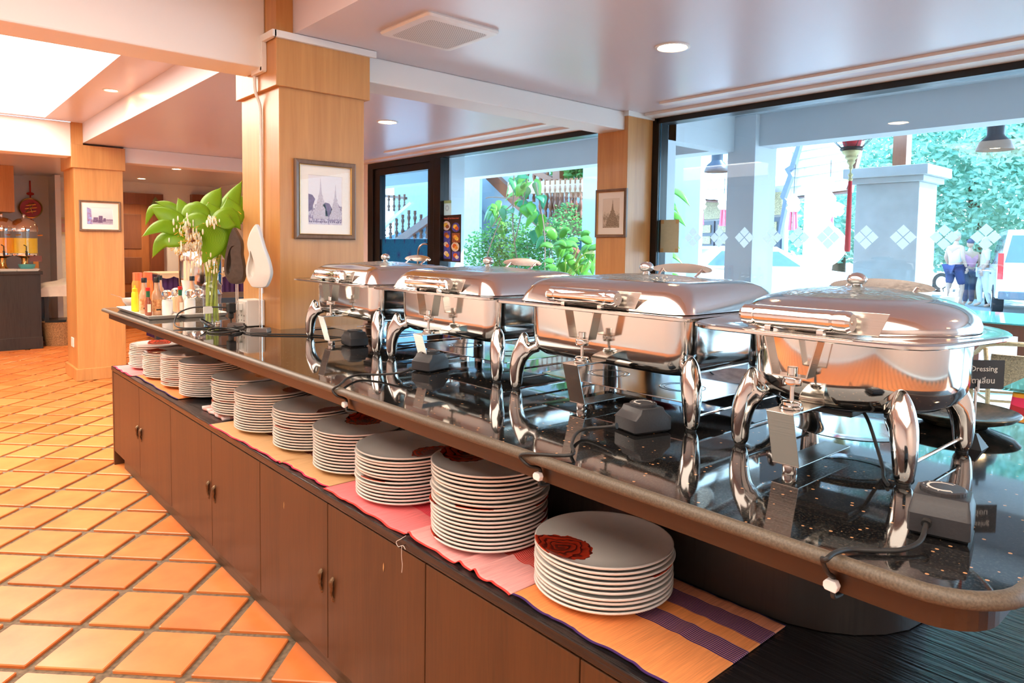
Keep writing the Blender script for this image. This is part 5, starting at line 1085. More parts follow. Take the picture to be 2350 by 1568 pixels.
# glimpse of a second counter with steel ware between plant and sculpture
r = thing('warming_urn', 'tall steel urn glimpsed between the leaves and the dark sculpture', 'urn', (2.05, 6.3, 0)); c = (1.93, 6.2, 0)
r.location = c; MB().lathe([(.16, 1.0), (.17, 1.02), (.15, 1.06), (.17, 1.10), (.17, 1.34), (.15, 1.38), (.05, 1.42), (.0001, 1.43)], 28, c).build('urn_body', steel_p, r, smooth=True)
MB().box(1.6, 2.6, 5.9, 6.6, .94, 1.0).build('serving_table', blackw); o = bpy.data.objects['serving_table']; tag(o, 'dark serving table standing behind the counter beyond the column', 'table')
for x in (1.65, 2.5):
    for y in (5.95, 6.5): MB().box(x, x + .06, y, y + .06, 0, .94).build('leg', blackw, o)
# ------------------------------------------------------------------ things behind the chafing dishes on the counter
def platter(label, x, y, rr_, m, tilt=0, z=ZT + .001): 
    o = lathe_obj('platter', [(.0001, 0), (rr_ * .5, 0), (rr_ * .55, .006), (rr_ * .9, .022), (rr_, .034), (rr_ * .985, .036), (rr_ * .86, .026), (rr_ * .5, .011), (rr_ * .0005, .009)], m, None, (0, 0, 0), 48); o.location = (x, y, z); return tag(o, label, 'platter')
platter('grey ribbed round platter between the round and the nearest rectangular dish', 1.905, 1.12, .135, mat('grey_glaze', (.32, .31, .33), .3, var=.3, scale=40))
platter('dark green rimmed platter behind the round chafing dish', 1.935, .545, .135, mat('green_glaze', (.05, .085, .07), .18, var=.5, scale=30, c2=(.16, .14, .10)))
platter('dark round platter behind the middle chafing dish', 1.93, 1.62, .12, mat('dark_glaze', (.05, .04, .045), .25))
r = thing('chalk_sign', 'small black chalkboard sign reading Dressing on a clip stand', 'sign', (1.729, .449, ZT))
o = onY(2268, 866, .40); sx, sz = o.x, o.z
BB = MB(); a = Vector((.76, -.65, 0)).normalized(); hw, hh = .058, .031
pc = Vector((1.729, .449, 1.192)); T = lambda u, z, d: tuple(pc + a * u + Vector((0, 0, z)) + Vector((a.y, -a.x, 0)) * d)
BB.hexa([T(-hw, -hh, 0), T(hw, -hh, 0), T(hw, -hh, -.002), T(-hw, -hh, -.002), T(-hw, hh, 0), T(hw, hh, 0), T(hw, hh, -.002), T(-hw, hh, -.002)]); bd = BB.build('sign_board', mat('slate', (.035, .045, .055), .6), r)
MM = Matrix.Translation(pc + Vector((a.y, -a.x, 0)) * .0006) @ Matrix(((a.x, 0, a.y, 0), (a.y, 0, -a.x, 0), (0, 1, 0, 0), (0, 0, 0, 1)))
chk = mat('chalk', (.75, .76, .72), .8)
text('lettering', 'Salad Dressing', .0165, MM @ Matrix.Translation((-.006, .012, 0)), chk, bd); text('lettering', '\u0e2d\u0e34\u0e15\u0e32\u0e40\u0e25\u0e35\u0e48\u0e22\u0e19', .0165, MM @ Matrix.Translation((.008, -.014, 0)), chk, bd)
b = MB(); b.tube([(1.730, .451, ZT + .012), (1.730, .451, 1.165)], .003, 8); b.build('sign_rod', steel_p, r); b = MB(); b.hexa([(1.705, .428, ZT), (1.755, .428, ZT), (1.755, .472, ZT), (1.705, .472, ZT), (1.724, .444, ZT + .03), (1.736, .444, ZT + .03), (1.736, .456, ZT + .03), (1.724, .456, ZT + .03)]); b.build('sign_foot', rubber, r); MB().box(1.723, 1.730, .444, .447, 1.155, 1.180).build('clip', white_pl, r)
# ------------------------------------------------------------------ dining furniture by the window
ratm = mat('rattan', (.46, .27, .12), .6, var=.25, scale=60, bump=.5); weavem = mat('wicker_weave', (.34, .19, .09), .7, var=.5, scale=120, bump=.8); maho = wood('mahogany', (.14, .035, .015), (.22, .06, .025), .35, 2, 8, .3)
tglass = mat('green_edge_glass', (.25, .62, .55), .04, trans=.7, var=.02)
r = thing('glass_table', 'dark wood terrace table with a green glass top beyond the round chafing dish', 'table', (8.2, 2.7, 0))
MB().box(7.6, 9.0, 1.55, 2.42, .805, .820).build('glass_top', tglass, r, bevel=.003); MB().box(7.64, 8.96, 1.60, 2.38, .70, .802).build('table_frame', maho, r)
for x in (7.66, 8.86):
    for y in (1.62, 2.30): MB().box(x, x + .07, y, y + .07, -.01, .70).build('leg', maho, r)
def rattan_chair(label, loc, rz):
    r = thing('rattan_chair', label, 'chair', (0, 0, 0), 0, 'rattan dining chairs by the window'); L = r
    b = MB(); b.box(-.24, .24, -.24, .24, .40, .43); b.build('seat', weavem, L, bevel=.01)
    MB().box(-.22, .22, -.22, .22, .432, .48).build('seat_cushion', mat('brown_cushion', (.10, .06, .05), .8), L, bevel=.02)
    b = MB(); b.grid(14, 6, lambda u, v: (-.25 + .5 * u, .22 + .10 * sin(pi * u) * .6 + .07 * v, .40 + .28 * v)); o = b.build('backrest', weavem, L, smooth=True); s = o.modifiers.new('t', 'SOLIDIFY'); s.thickness = .02
    MB().tube(smoothpath([(-.29, -.24, .60), (-.29, .05, .66), (-.27, .31, .76), (0, .40, .78), (.27, .31, .76), (.29, .05, .66), (.29, -.24, .60)], 6), .018, 8).build('arm_rail', ratm, L, smooth=True)
    for sx, sy in ((-1, -1), (1, -1), (-1, 1), (1, 1)): MB().tube([(sx * .23, sy * .21, 0), (sx * .24, sy * .22, .42), (sx * .265, sy * .20, .60 if sy < 0 else .72)], .017, 8).build('leg', ratm, L, smooth=True)
    b = MB(); 
    for z in (.12, .30): b.tube([(-.23, -.21, z), (.23, -.21, z)], .010, 6).tube([(-.23, .21, z), (.23, .21, z)], .010, 6).tube([(-.23, -.21, z), (-.23, .21, z)], .010, 6).tube([(.23, -.21, z), (.23, .21, z)], .010, 6)
    b.build('stretcher', ratm, L, smooth=True)
    r.location = loc; r.rotation_euler.z = rz; return r
ch = rattan_chair('wicker chair with curved rail on the porch, the nearer one', (6.75, 1.50, -.01), rad(120))
dup(ch, (7.6, 1.10, -.01), rad(70), 'wicker chair with curved rail, farther one at the terrace table')
r = thing('striped_stool', 'low table under a striped woven cloth with a glass plate, right picture edge', 'table', (3.84, .42, 0))
def stripecloth():
    m, n, l, b = nodes('striped_weave'); tc = n.new('ShaderNodeTexCoord'); sp = n.new('ShaderNodeSeparateXYZ'); l.new(tc.outputs['Object'], sp.inputs[0]); nz = n.new('ShaderNodeTexNoise'); nz.inputs['Scale'].default_value = 2.2; l.new(tc.outputs['Object'], nz.inputs['Vector'])
    a = n.new('ShaderNodeMath'); a.operation = 'MULTIPLY_ADD'; l.new(nz.outputs[0], a.inputs[0]); a.inputs[1].default_value = .25; l.new(sp.outputs[2], a.inputs[2]); f = n.new('ShaderNodeMath'); f.operation = 'MULTIPLY'; l.new(a.outputs[0], f.inputs[0]); f.inputs[1].default_value = 3.6; g = n.new('ShaderNodeMath'); g.operation = 'FRACT'; l.new(f.outputs[0], g.inputs[0])
    cr = ramp(n, [(0, (.12, .01, .03)), (.14, (.75, .38, .06)), (.30, (.45, .03, .05)), (.42, (.80, .05, .16)), (.54, (.85, .40, .04)), (.68, (.24, .30, .10)), (.82, (.40, .08, .08)), (.92, (.75, .45, .40))], True); l.new(g.outputs[0], cr.inputs[0]); l.new(cr.outputs[0], b.inputs['Base Color']); b.inputs['Roughness'].default_value = .9; return m
b = MB(); b.loft([[(x, y, z) for x, y in rrect(.36 + k, .36 + k, .03, 3, 3.84, .42)] for k, z in ((.07, .25), (.04, .5), (.0, .872), (-.01, .878))]); b.build('woven_cloth', stripecloth(), r, smooth=True, auto=40); MB().box(3.46, 4.24, .04, .81, .880, .893).build('glass_top', tglass, r, bevel=.003); MB().box(3.6, 4.1, .2, .64, 0, .26).build('table_base', maho, r)
# tumbler of napkins on the glass table
r = thing('napkin_holder', 'white cup of folded paper napkins on the terrace table', 'cup', (0, 0, .82)); p = onX(2178, 700, 8.0); c = (8.0, p.y, .822); r.location = c
MB().lathe([(.0001, 0), (.055, 0), (.085, .19), (.08, .19), (.0001, .01)], 20, c).build('cup_body', porc, r, smooth=True)
b = MB(); 
for i in range(9): a = i * .7; b.hexa([(c[0] + .02 * cos(a) - .012, c[1] + .02 * sin(a), .84), (c[0] + .02 * cos(a) + .012, c[1] + .02 * sin(a), .84), (c[0] + .02 * cos(a) + .012, c[1] + .02 * sin(a) + .003, .84), (c[0] + .02 * cos(a) - .012, c[1] + .02 * sin(a) + .003, .84), (c[0] + .08 * cos(a) - .02, c[1] + .08 * sin(a), 1.09), (c[0] + .08 * cos(a) + .012, c[1] + .08 * sin(a), 1.10), (c[0] + .08 * cos(a) + .012, c[1] + .08 * sin(a) + .003, 1.10), (c[0] + .08 * cos(a) - .02, c[1] + .08 * sin(a) + .003, 1.09)])
b.build('paper_napkins', mat('paper_white', (.85, .85, .83), .8), r)
# ------------------------------------------------------------------ things stuck on the glass
GX = 4.394
stk = film('white_film', (.88, .92, .94), .75, .7, .10, 90)
words = ['first', 'second', 'third', 'fourth', 'fifth', 'sixth', 'seventh', 'eighth', 'ninth', 'tenth']
for i, y in enumerate([2.957, 2.74, 2.544, 2.341, 2.161, 1.97, 1.743, 1.537, 1.327, 1.129]):
    y = y * GX / 4.36; b = MB(); z = 1.541
    for dy, dz in ((0, .0385), (0, -.0385), (.0385, 0), (-.0385, 0)):
        s = .0345; p = [(dy + s, dz), (dy, dz + s), (dy - s, dz), (dy, dz - s)]
        b.prism([(y + a, z + e) for a, e in p], GX - .0008, GX, lambda a, e, x: (x, a, e))
    tag(b.build('diamond_decal', stk), f'white four part diamond decal on the big pane, {words[i]} from the teak column', 'decal', 'diamond decals on the big window')
p0, p1 = onX(1517, 505, GX), onX(1557, 580, GX)
r = tag(MB().box(GX - .002, GX - .0005, p1.y, p0.y, p1.z, p0.z).build('taped_notice', film('beige_paper', (.66, .58, .42), .4)), 'plain beige paper taped to the corner of the big window', 'notice'); b = MB()
for y in (p0.y - .03, p1.y + .0): 
    for z in (p0.z - .03, p1.z): MB().box(GX - .003, GX - .002, y, y + .03, z, z + .03).build('tape', mat('tape', (.60, .42, .20), .4), r)
p0, p1 = onX(1017, 461, GX), onX(1036, 495, GX); r = tag(MB().box(GX - .002, GX - .0005, p1.y, p0.y, p1.z, p0.z).build('green_notice', film('pale_notice', (.70, .80, .76), .5)), 'pale notice with a green header above the food poster', 'notice'); MB().box(GX - .0028, GX - .002, p1.y, p0.y, p0.z - .03, p0.z).build('header', mat('notice_green', (.35, .60, .30), .6), r)
ym = (p0.y + p1.y) / 2; zm = (p0.z + p1.z) / 2; b = MB()
for a in range(8): t = a * pi / 4; b.box(GX - .0032, GX - .002, ym + .025 * cos(t) - .006, ym + .025 * cos(t) + .006, zm + .025 * sin(t) - .006, zm + .025 * sin(t) + .006)
b.build('emblem', mat('notice_grey', (.35, .40, .42), .6), r)
# food poster
PY0, PY1, PZ0, PZ1 = 6.143, 5.795, 1.286, 1.781
po = thing('food_poster', 'tall black food poster with eight dishes stuck on the glass', 'poster', (GX, PY0, PZ0)); PX = GX - .002
def TP(u, v, d=0): return (PX - .0005 - d, PY0 + (PY1 - PY0) * u, PZ1 + (PZ0 - PZ1) * v)
b = MB(); k = b.add([TP(0, 0), TP(1, -.01), TP(1, 1), TP(0, .985)] + [(PX + .0012, *TP(*q)[1:]) for q in ((0, 0), (1, -.01), (1, 1), (0, .985))]); 
for f in ((0, 1, 2, 3), (7, 6, 5, 4), (0, 4, 5, 1), (1, 5, 6, 2), (2, 6, 7, 3), (3, 7, 4, 0)): b.face([k + i for i in f])
sheet = b.build('poster_sheet', mat('poster_black', (.035, .022, .018), .35), po)
cm = [mat('pc%d' % i, c, .6, var=.35, scale=50) for i, c in enumerate([(.70, .66, .68), (.08, .09, .45), (.78, .36, .05), (.70, .16, .03), (.80, .60, .10), (.30, .10, .04), (.75, .70, .55)])]
def disc(u, v, ru, rv, m, d, name='printed_food', square=False):
    b = MB(); n = 4 if square else 20; pts = [TP(u + ru * cos(2 * pi * i / n + (pi / 4 if square else 0)) * (1.414 if square else 1), v + rv * sin(2 * pi * i / n + (pi / 4 if square else 0)) * (1.414 if square else 1), d) for i in range(n)]; k = b.add(pts); b.face([k + i for i in range(n)]); return b.build(name, cm[m], sheet)
FO = [(.26, .22, 0, False, 4, 5), (.74, .26, 1, False, 4, 3), (.28, .43, 1, True, 5, 2), (.75, .48, 5, True, 2, 4), (.27, .63, 1, True, 6, 3), (.72, .67, 6, False, 3, 2), (.28, .83, 1, True, 6, 4), (.76, .87, 1, True, 3, 6)]
for u, v, base, sq, c1_, c2_ in FO:
    disc(u, v, .20, .10, base, .0003, 'printed_dish', sq); disc(u - .03, v - .015, .11, .050, c1_, .0006); disc(u + .05, v + .02, .09, .040, c2_, .0009)
MT = Matrix(((0, 0, -1, PX - .0012), (-1, 0, 0, 0), (0, 1, 0, 0), (0, 0, 0, 1))); MT[1][3] = PY0 + (PY1 - PY0) * .5; MT[2][3] = PZ1 - .033
text('heading', 'Dinner @ Yodi Nakara hotel', .0225, MT, mat('poster_pink', (.85, .25, .18), .6), sheet)
# frosted film on the door with flower medallions
ff = tag(MB().box(GX - .002, GX - .0005, 6.37, 7.36, .13, 1.53).build('frosted_film', film('blue_film', (.03, .30, .45), .6, .6, .25, 60)), 'blue frosted film with flower medallions on the lower door glass', 'window film')
mb = mat('medallion_blue', (.02, .09, .28), .6); pk = MB(); 
def medal(y, z):
    b = MB()
    for i in range(12): t = i * pi / 6; b.prism([(y + .022 * cos(t - .2), z + .022 * sin(t - .2)), (y + .060 * cos(t), z + .060 * sin(t)), (y + .022 * cos(t + .2), z + .022 * sin(t + .2))], GX - .0032, GX - .002, lambda a, e, x: (x, a, e))
    n = 14; b.prism([(y + .017 * cos(2 * pi * i / n), z + .017 * sin(2 * pi * i / n)) for i in range(n)], GX - .0034, GX - .002, lambda a, e, x: (x, a, e)); b.build('medallion', mb, ff)
for i in range(4):
    for z in (1.345, 1.10): medal(6.52 + .235 * i, z)
b = MB()
for i in range(5): y = 6.45 + .21 * i; b.prism([(y - .02, 1.53), (y + .02, 1.53), (y, 1.47)], GX - .003, GX - .002, lambda a, e, x: (x, a, e))
b.build('pendant_motif', mb, ff)
# ------------------------------------------------------------------ porch
GZ = .12
pw = mat('porch_white', (.60, .64, .68), .75, var=.03, scale=3); paint = pw
def S_(name, m, *a, label=None, cat=None, bev=0):
    o = MB().box(*a).build(name, m, bevel=bev)
    if label: tag(o, label, cat)
    else: struct(o)
    return o
S_('porch_floor', mat('pale_paving', (.40, .40, .38), .8, var=.1), 4.46, 9.6, YB, 6.4, -.10, -.01)
S_('ground', mat('pale_asphalt', (.34, .34, .33), .9, var=.08, scale=2), 9.7, 90, -40, 80, -.30, .12)
S_('porch_ceiling_and_shade', pw, 4.50, 5.95, YB, 12.0, 2.60, 2.68); S_('porch_ceiling_and_shade', pw, 5.951, 7.35, YB, 3.9, 2.60, 2.68)  # outer slab added, hidden behind the beam, to keep sun off the chairs
S_('porch_beam', pw, 5.50, 5.72, YB, 12.0, 2.335, 2.60); S_('porch_beam', pw, 4.50, 5.50, 3.30, 3.44, 2.30, 2.60)
S_('porch_column', pw, 5.44, 5.80, 3.10, 3.36, -.01, 2.60, bev=.004)
S_('wall_cladding', pw, 4.47, 4.60, 3.30, 3.62, 0, 2.60)
b = MB(); b.box(7.6, 8.1, 2.55, 3.16, -.12, 2.16); b.box(7.55, 8.15, 2.50, 3.21, 2.16, 2.22).box(7.50, 8.2, 2.45, 3.26, 2.22, 2.32); o = b.build('gate_pillar', mat('rough_render', (.46, .49, .50), .9, var=.08, scale=6, bump=.6), bevel=.006); tag(o, 'thick rendered pillar with a moulded cap behind the red lantern', 'pillar')
MB().box(7.78, 7.92, 2.75, 2.88, 2.32, 3.2).build('roof_post', teak_d, o)
# red lantern with gold turned finial and tassel
lx = 6.05; p = onX(1955, 325, lx); yy = p.y; rl = thing('red_lantern', 'hanging red lantern with black cage, gold finial and long red tassel', 'lantern', (lx, yy, 2.5)); zz = lambda py: onX(1952, py, lx).z
c = (lx, yy, 0); redm = mat('lantern_red', (.62, .015, .03), .6)
MB().lathe([(.06, zz(338)), (.075, zz(325)), (.075, zz(300)), (.07, zz(270))], 20, c).build('lantern_shade', redm, rl, smooth=True)
b = MB(); n = 8
for i in range(n):
    t = 2 * pi * i / n; t2 = 2 * pi * (i + 1) / n; A = lambda r_, t_, z_: (lx + r_ * cos(t_), yy + r_ * sin(t_), z_)
    b.tube([A(.075, t, zz(342)), A(.165, t, zz(318)), A(.165, t, zz(275))], .003, 5); b.tube([A(.165, t, zz(318)), A(.165, t2, zz(318))], .003, 5)
    for s in (.3, .6): b.tube([A(.075 + .09 * s, t, zz(342) + (zz(318) - zz(342)) * s), A(.075 + .09 * s, t2, zz(342) + (zz(318) - zz(342)) * s)], .0015, 4)
b.lathe([(.085, zz(346)), (.09, zz(342)), (.08, zz(338))], 16, c); b.build('lantern_cage', MATS['black_cap'], rl, smooth=True)
pf = [(.075, 347), (.07, 352), (.045, 358), (.052, 363), (.03, 368), (.034, 373), (.014, 380), (.018, 386), (.006, 391), (.006, 396), (.022, 402), (.010, 408), (.020, 412), (.012, 416)]
MB().lathe([(a, zz(q)) for a, q in reversed(pf)], 20, c).build('gold_finial', mat('pale_gold', (.62, .54, .28), .4, .3), rl, smooth=True)
MB().lathe([(.020, zz(578)), (.024, zz(572)), (.020, zz(480)), (.016, zz(416))], 14, c).build('tassel', redm, rl, smooth=True)
MB().tube([(lx, yy, zz(280)), (lx, yy, 3.2)], .004, 5).build('hanging_cord', MATS['black_cap'], rl)
# pendant lamps outside
for px, py, X, w in ((1645, 395, 6.9, 'left of the white porch column'), (2283, 345, 6.9, 'in front of the big tree')):
    q = onX(px, py, X); r = thing('pendant_lamp', 'dark metal pendant lamp ' + w, 'lamp', (X, q.y, q.z)); c = (X, q.y, q.z); k = .135
    MB().lathe([(k, 0), (k * 1.02, .01), (k * .85, .07), (k * .5, .115), (k * .46, .13), (k * .46, .23), (.01, .235), (.01, .26)], 28, c, cap0=False).build('lamp_shade', mat('slate_metal', (.03, .045, .06), .4, .4), r, smooth=True); MB().tube([(c[0], c[1], c[2] + .25), (c[0], c[1], c[2] + 1.2)], .012, 8).build('drop_rod', MATS['slate_metal'], r)
    MB().lathe([(.0001, .02), (.05, .02)], 16, c).build('bulb', glow, r)
# ------------------------------------------------------------------ vehicles
carw = mat('white_car_paint', (.78, .80, .82), .2, coat=.6, var=.01); cglass = mat('car_glass', (.06, .13, .18), .08, coat=.5); tyre = mat('tyre', (.02, .02, .022), .7); trim = mat('car_trim', (.10, .12, .14), .4); tail = mat('tail_light', (.65, .03, .03), .3)
def car(label, loc, rz, L_, Wd, H, kind):
    r = thing('car', label, 'car', (0, 0, 0)); w = Wd / 2
    if kind == 'sedan': pf = [(-L_ / 2, .35), (-L_ / 2, .78), (-L_ * .47, .92), (-L_ * .30, 1.0), (L_ * .20, 1.0), (L_ * .45, .88), (L_ / 2, .65), (L_ / 2, .35)]; rf = [(-L_ * .34, .98), (-L_ * .20, H), (L_ * .06, H), (L_ * .24, .98)]
    else: pf = [(-L_ / 2, .40), (-L_ / 2, 1.02), (-L_ * .48, 1.08), (L_ * .22, 1.08), (L_ * .46, .98), (L_ / 2, .80), (L_ / 2, .40)]; rf = [(-L_ * .49, 1.06), (-L_ * .44, H), (L_ * .08, H), (L_ * .24, 1.06)]
    b = MB(); b.loft([[(x * .995, s * w * k, z) for x, z in pf] for s, k in ((-1, 1), (-1, .9))][:1] + [[(x, -w * .97, z) for x, z in pf]] if False else [[(x, y, .35 + (z - .35) * q) for x, z in pf] for y, q in ((-w, .97), (-w * .93, 1), (w * .93, 1), (w, .97))]); b.build('car_body', carw, r, smooth=True, auto=30)
    b = MB(); b.loft([[(x, s * w * (.95 if i in (0, 3) else .80), z) for i, (x, z) in enumerate(rf)] for s in (-1, 1)]); b.build('cabin', carw, r, smooth=True, auto=30)
    def side(u0, u1, s, name='window_glass'):
        zb, zt = rf[0][1] + .04, H - .10; f = lambda u, z: (rf[0][0] + (rf[1][0] - rf[0][0]) * ((z - rf[0][1]) / (H - rf[0][1]))) * (1 - u) + (rf[3][0] + (rf[2][0] - rf[3][0]) * ((z - rf[0][1]) / (H - rf[0][1]))) * u
        yy_ = lambda z: s * (w * (.95 - .15 * (z - rf[0][1]) / (H - rf[0][1])) + .004); b = MB(); k = b.add([(f(u0, zb), yy_(zb), zb), (f(u1, zb), yy_(zb), zb), (f(u1, zt), yy_(zt), zt), (f(u0, zt), yy_(zt), zt)]); b.face([k, k + 1, k + 2, k + 3]); o = b.build(name, cglass, r); q = o.modifiers.new('t', 'SOLIDIFY'); q.thickness = .01; q.offset = 1
    for s in (-1, 1):
        for u0, u1 in (((.06, .30), (.34, .62), (.66, .93)) if kind != 'sedan' else ((.10, .46), (.50, .90))): side(u0, u1, s)
    for nm, (a, c_) in (('rear_glass', (0, 1)), ('windscreen', (3, 2))):
        (xa, za), (xb, zb) = rf[a], rf[c_]; e = -.006 if a == 0 else .006; b = MB(); f = lambda t: (xa + (xb - xa) * t + e, za + (zb - za) * t); k = b.add([(f(.12)[0], -w * .85, f(.12)[1]), (f(.12)[0], w * .85, f(.12)[1]), (f(.85)[0], w * .72, f(.85)[1]), (f(.85)[0], -w * .72, f(.85)[1])]); b.face([k, k + 1, k + 2, k + 3]); b.build(nm, cglass, r)
    for sx in (-L_ * .30, L_ * .31):
        for s in (-1, 1):
            q = MB().lathe([(.20, -.10), (.32, -.10), (.335, -.06), (.335, .06), (.32, .10), (.20, .10)], 28, (sx, s * (w - .09), .335), axis='y').build('wheel', tyre, r, smooth=True, auto=40)
            b = MB(); b.lathe([(.0001, .0), (.20, .0), (.21, .012), (.19, .02)], 24, (sx, s * (w + .012), .335), axis='y'); 
            b.build('hubcap', chrome, q, smooth=True)
    b = MB(); 
    for s in (-1, 1): b.box(-L_ / 2 - .01, -L_ / 2 + .10, s * w * .93 - .05, s * w * .93 + .05, .80, 1.35 if kind != 'sedan' else .90)
    b.build('tail_light', tail, r)
    b = MB(); 
    for s in (-1, 1): b.box(L_ * .44, L_ / 2 + .005, s * w * .72 - .15, s * w * .72 + .15, .66, .80)
    b.build('headlight', clear, r)
    b = MB(); b.box(-L_ / 2 - .05, -L_ / 2 + .1, -w * .95, w * .95, .38, .55).box(L_ / 2 - .12, L_ / 2 + .05, -w * .95, w * .95, .34, .52); b.build('bumper', carw if kind == 'sedan' else trim, r, bevel=.02)
    b = MB()
    for s in (-1, 1): b.box(L_ * .19, L_ * .24, s * (w + .08) - .08, s * (w + .08) + .08, 1.05, 1.20); b.box(-L_ * .05, L_ * .0, s * (w + .005) - .01, s * (w + .005) + .01, .86, .90)
    b.build('door_mirror', trim, r, bevel=.01)
    r.location = loc; r.rotation_euler.z = rz; return r
GZ = .12
def dep(u, D): d = ray(u, 600) / F_PX * D; return d
def fw(a_): return Vector((cos(rad(a_)), sin(rad(a_)), 0))
f_ = dep(1698, 12.0); c = f_ - fw(-78) * 2.2; car('white pickup van parked left of the white porch column', (c.x, c.y, GZ), rad(-78), 4.5, 1.75, 1.62, 'van')
c = dep(1725, 15); car('white saloon car parked between the two pillars', (c.x, c.y, GZ), rad(-41), 4.4, 1.7, 1.42, 'sedan')
c = dep(2205, 25); car('white off-road car behind the three people', (c.x, c.y, GZ), rad(-38), 4.4, 1.8, 1.8, 'suv')
c = dep(2412, 14.2) + fw(17) * 2.25; car('white estate car cut off by the right picture edge', (c.x, c.y, GZ), rad(17), 4.5, 1.8, 1.85, 'suv')
# motorcycle-dark clutter behind people skipped; people
skin = mat('skin', (.62, .38, .27), .5, sss=.05); hair = mat('hair_dark', (.03, .02, .018), .6)
def person(label, loc, rz, H, top, bottom, shorts=True, hairc=None, cap=None, stride=.10, bag=False, arm=.0, shirt_len=.50):
    r = thing('person', label, 'person', (0, 0, 0)); s = H / 1.75
    J = {'pel': (0, 0, .95), 'sp': (0, -.01, 1.12), 'ch': (0, 0, 1.32), 'nk': (0, .0, 1.48), 'hd': (0, -.015, 1.56),
         'hl': (-.10, 0, .90), 'kl': (-.11, -stride, .50), 'al': (-.11, -stride * .6, .09), 'tl': (-.12, -stride * .6 - .14, .035), 'hr': (.10, 0, .90), 'kr': (.11, stride * .3, .50), 'ar': (.11, stride * 1.3, .09), 'tr': (.12, stride * 1.3 - .14, .035),
         'sl': (-.185, 0, 1.41), 'el': (-.25, .03, 1.15), 'wl': (-.24 + arm, -.09 - arm * .4, .93 + arm * .5), 'sr': (.185, 0, 1.41), 'er': (.25, .03, 1.15), 'wr': (.24, -.09, .93)}
    Rd = dict(pel=.155, sp=.135, ch=.155, nk=.055, hd=.06, hl=.10, kl=.062, al=.042, tl=.035, hr=.10, kr=.062, ar=.042, tr=.035, sl=.068, el=.043, wl=.030, sr=.068, er=.043, wr=.030)
    E_ = [('pel', 'sp'), ('sp', 'ch'), ('ch', 'nk'), ('nk', 'hd'), ('pel', 'hl'), ('hl', 'kl'), ('kl', 'al'), ('al', 'tl'), ('pel', 'hr'), ('hr', 'kr'), ('kr', 'ar'), ('ar', 'tr'), ('ch', 'sl'), ('sl', 'el'), ('el', 'wl'), ('ch', 'sr'), ('sr', 'er'), ('er', 'wr')]
    def skinned(names, k, name, m, extra=0):
        ed = [e for e in E_ if e[0] in names and e[1] in names]; ks = [n_ for n_ in J if n_ in names]; me = bpy.data.meshes.new(name)
        me.from_pydata([tuple(v * s for v in J[n_]) for n_ in ks], [(ks.index(a), ks.index(b_)) for a, b_ in ed], []); o = bpy.data.objects.new(name, me); COL.objects.link(o)
        o.modifiers.new('s', 'SKIN').use_smooth_shade = True
        for v, n_ in zip(me.skin_vertices[0].data, ks): v.radius = ((Rd[n_] + extra) * k * s, (Rd[n_] + extra) * k * s * (.72 if n_ in ('pel', 'sp', 'ch') else 1))
        me.skin_vertices[0].data[0].use_root = True
        u = o.modifiers.new('u', 'SUBSURF'); u.levels = u.render_levels = 1; bpy.context.view_layer.update(); m2 = bpy.data.meshes.new_from_object(o.evaluated_get(bpy.context.evaluated_depsgraph_get())); bpy.data.objects.remove(o)
        m2.materials.clear(); m2.materials.append(m); m2.name = name; m2.polygons.foreach_set('use_smooth', [True] * len(m2.polygons)); q = bpy.data.objects.new(name, m2); COL.objects.link(q); q.parent = r; return q
    body = skinned(set(J), 1, 'body', skin)
    b = MB(); b.sphere((0, -.02 * s, 1.655 * s), .092 * s, 18, 12, sx=.83, sz=1.22); b.sphere((0, -.11 * s, 1.645 * s), .014 * s, 8, 6, sz=1.4)
    for q in (-1, 1): b.sphere((q * .078 * s, -.015 * s, 1.65 * s), .02 * s, 8, 6, sx=.5, sz=1.4)
    for q in (-1, 1):                                     # hands: palm with five fingers
        w = Vector(J['wl' if q < 0 else 'wr']) * s; b.sphere(w + Vector((0, -.012, -.05)) * s, .034 * s, 10, 6, sx=.55, sz=1.3)
        for f in range(4): b.tube([w + Vector((0, -.030 + .018 * f, -.085)) * s, w + Vector((-q * .008, -.030 + .017 * f, -.125)) * s, w + Vector((-q * .018, -.028 + .016 * f, -.150 + .006 * abs(f - 1.5))) * s], [.009 * s, .008 * s, .006 * s], 6)
        b.tube([w + Vector((0, -.040, -.04)) * s, w + Vector((-q * .008, -.062, -.075)) * s, w + Vector((-q * .014, -.066, -.10)) * s], [.010 * s, .009 * s, .007 * s], 6)
    kk = b.build('head_and_hands', skin, body, smooth=True, off=(0, 0, 0))
    b = MB(); b.sphere((0, -.01 * s, 1.70 * s), .098 * s, 16, 8, sx=.86, sz=.85); o = b.build('hair' if not cap else 'cap', hair if not hairc else hairc, r, smooth=True, off=(0, 0, 0))
    skinned({'pel', 'sp', 'ch', 'sl', 'sr', 'el', 'er'} if shirt_len > .5 else {'pel', 'sp', 'ch', 'sl', 'sr'}, 1.06, 'shirt', top, .012)
    skinned({'pel', 'hl', 'kl', 'hr', 'kr'} if shorts else {'pel', 'hl', 'kl', 'hr', 'kr', 'al', 'ar'}, 1.08, 'shorts' if shorts else 'trousers', bottom, .014)
    if bag: MB().box(-.36 * s, -.16 * s, -.14 * s, .10 * s, .62 * s, .92 * s).build('shoulder_bag', trim, r, bevel=.03, off=(0, 0, 0))
    r.location = loc; r.rotation_euler.z = rz; return r
shw = mat('white_shirt', (.78, .80, .80), .8); shn = mat('navy_shorts', (.05, .06, .16), .8); shp = mat('pink_vest', (.70, .32, .42), .8); dkt = mat('dark_trousers', (.06, .08, .14), .8); wht = mat('white_trousers', (.75, .76, .76), .8)
def at(pxl, D): q = dep(pxl, D); return (q.x, q.y, GZ)
px = 17.5
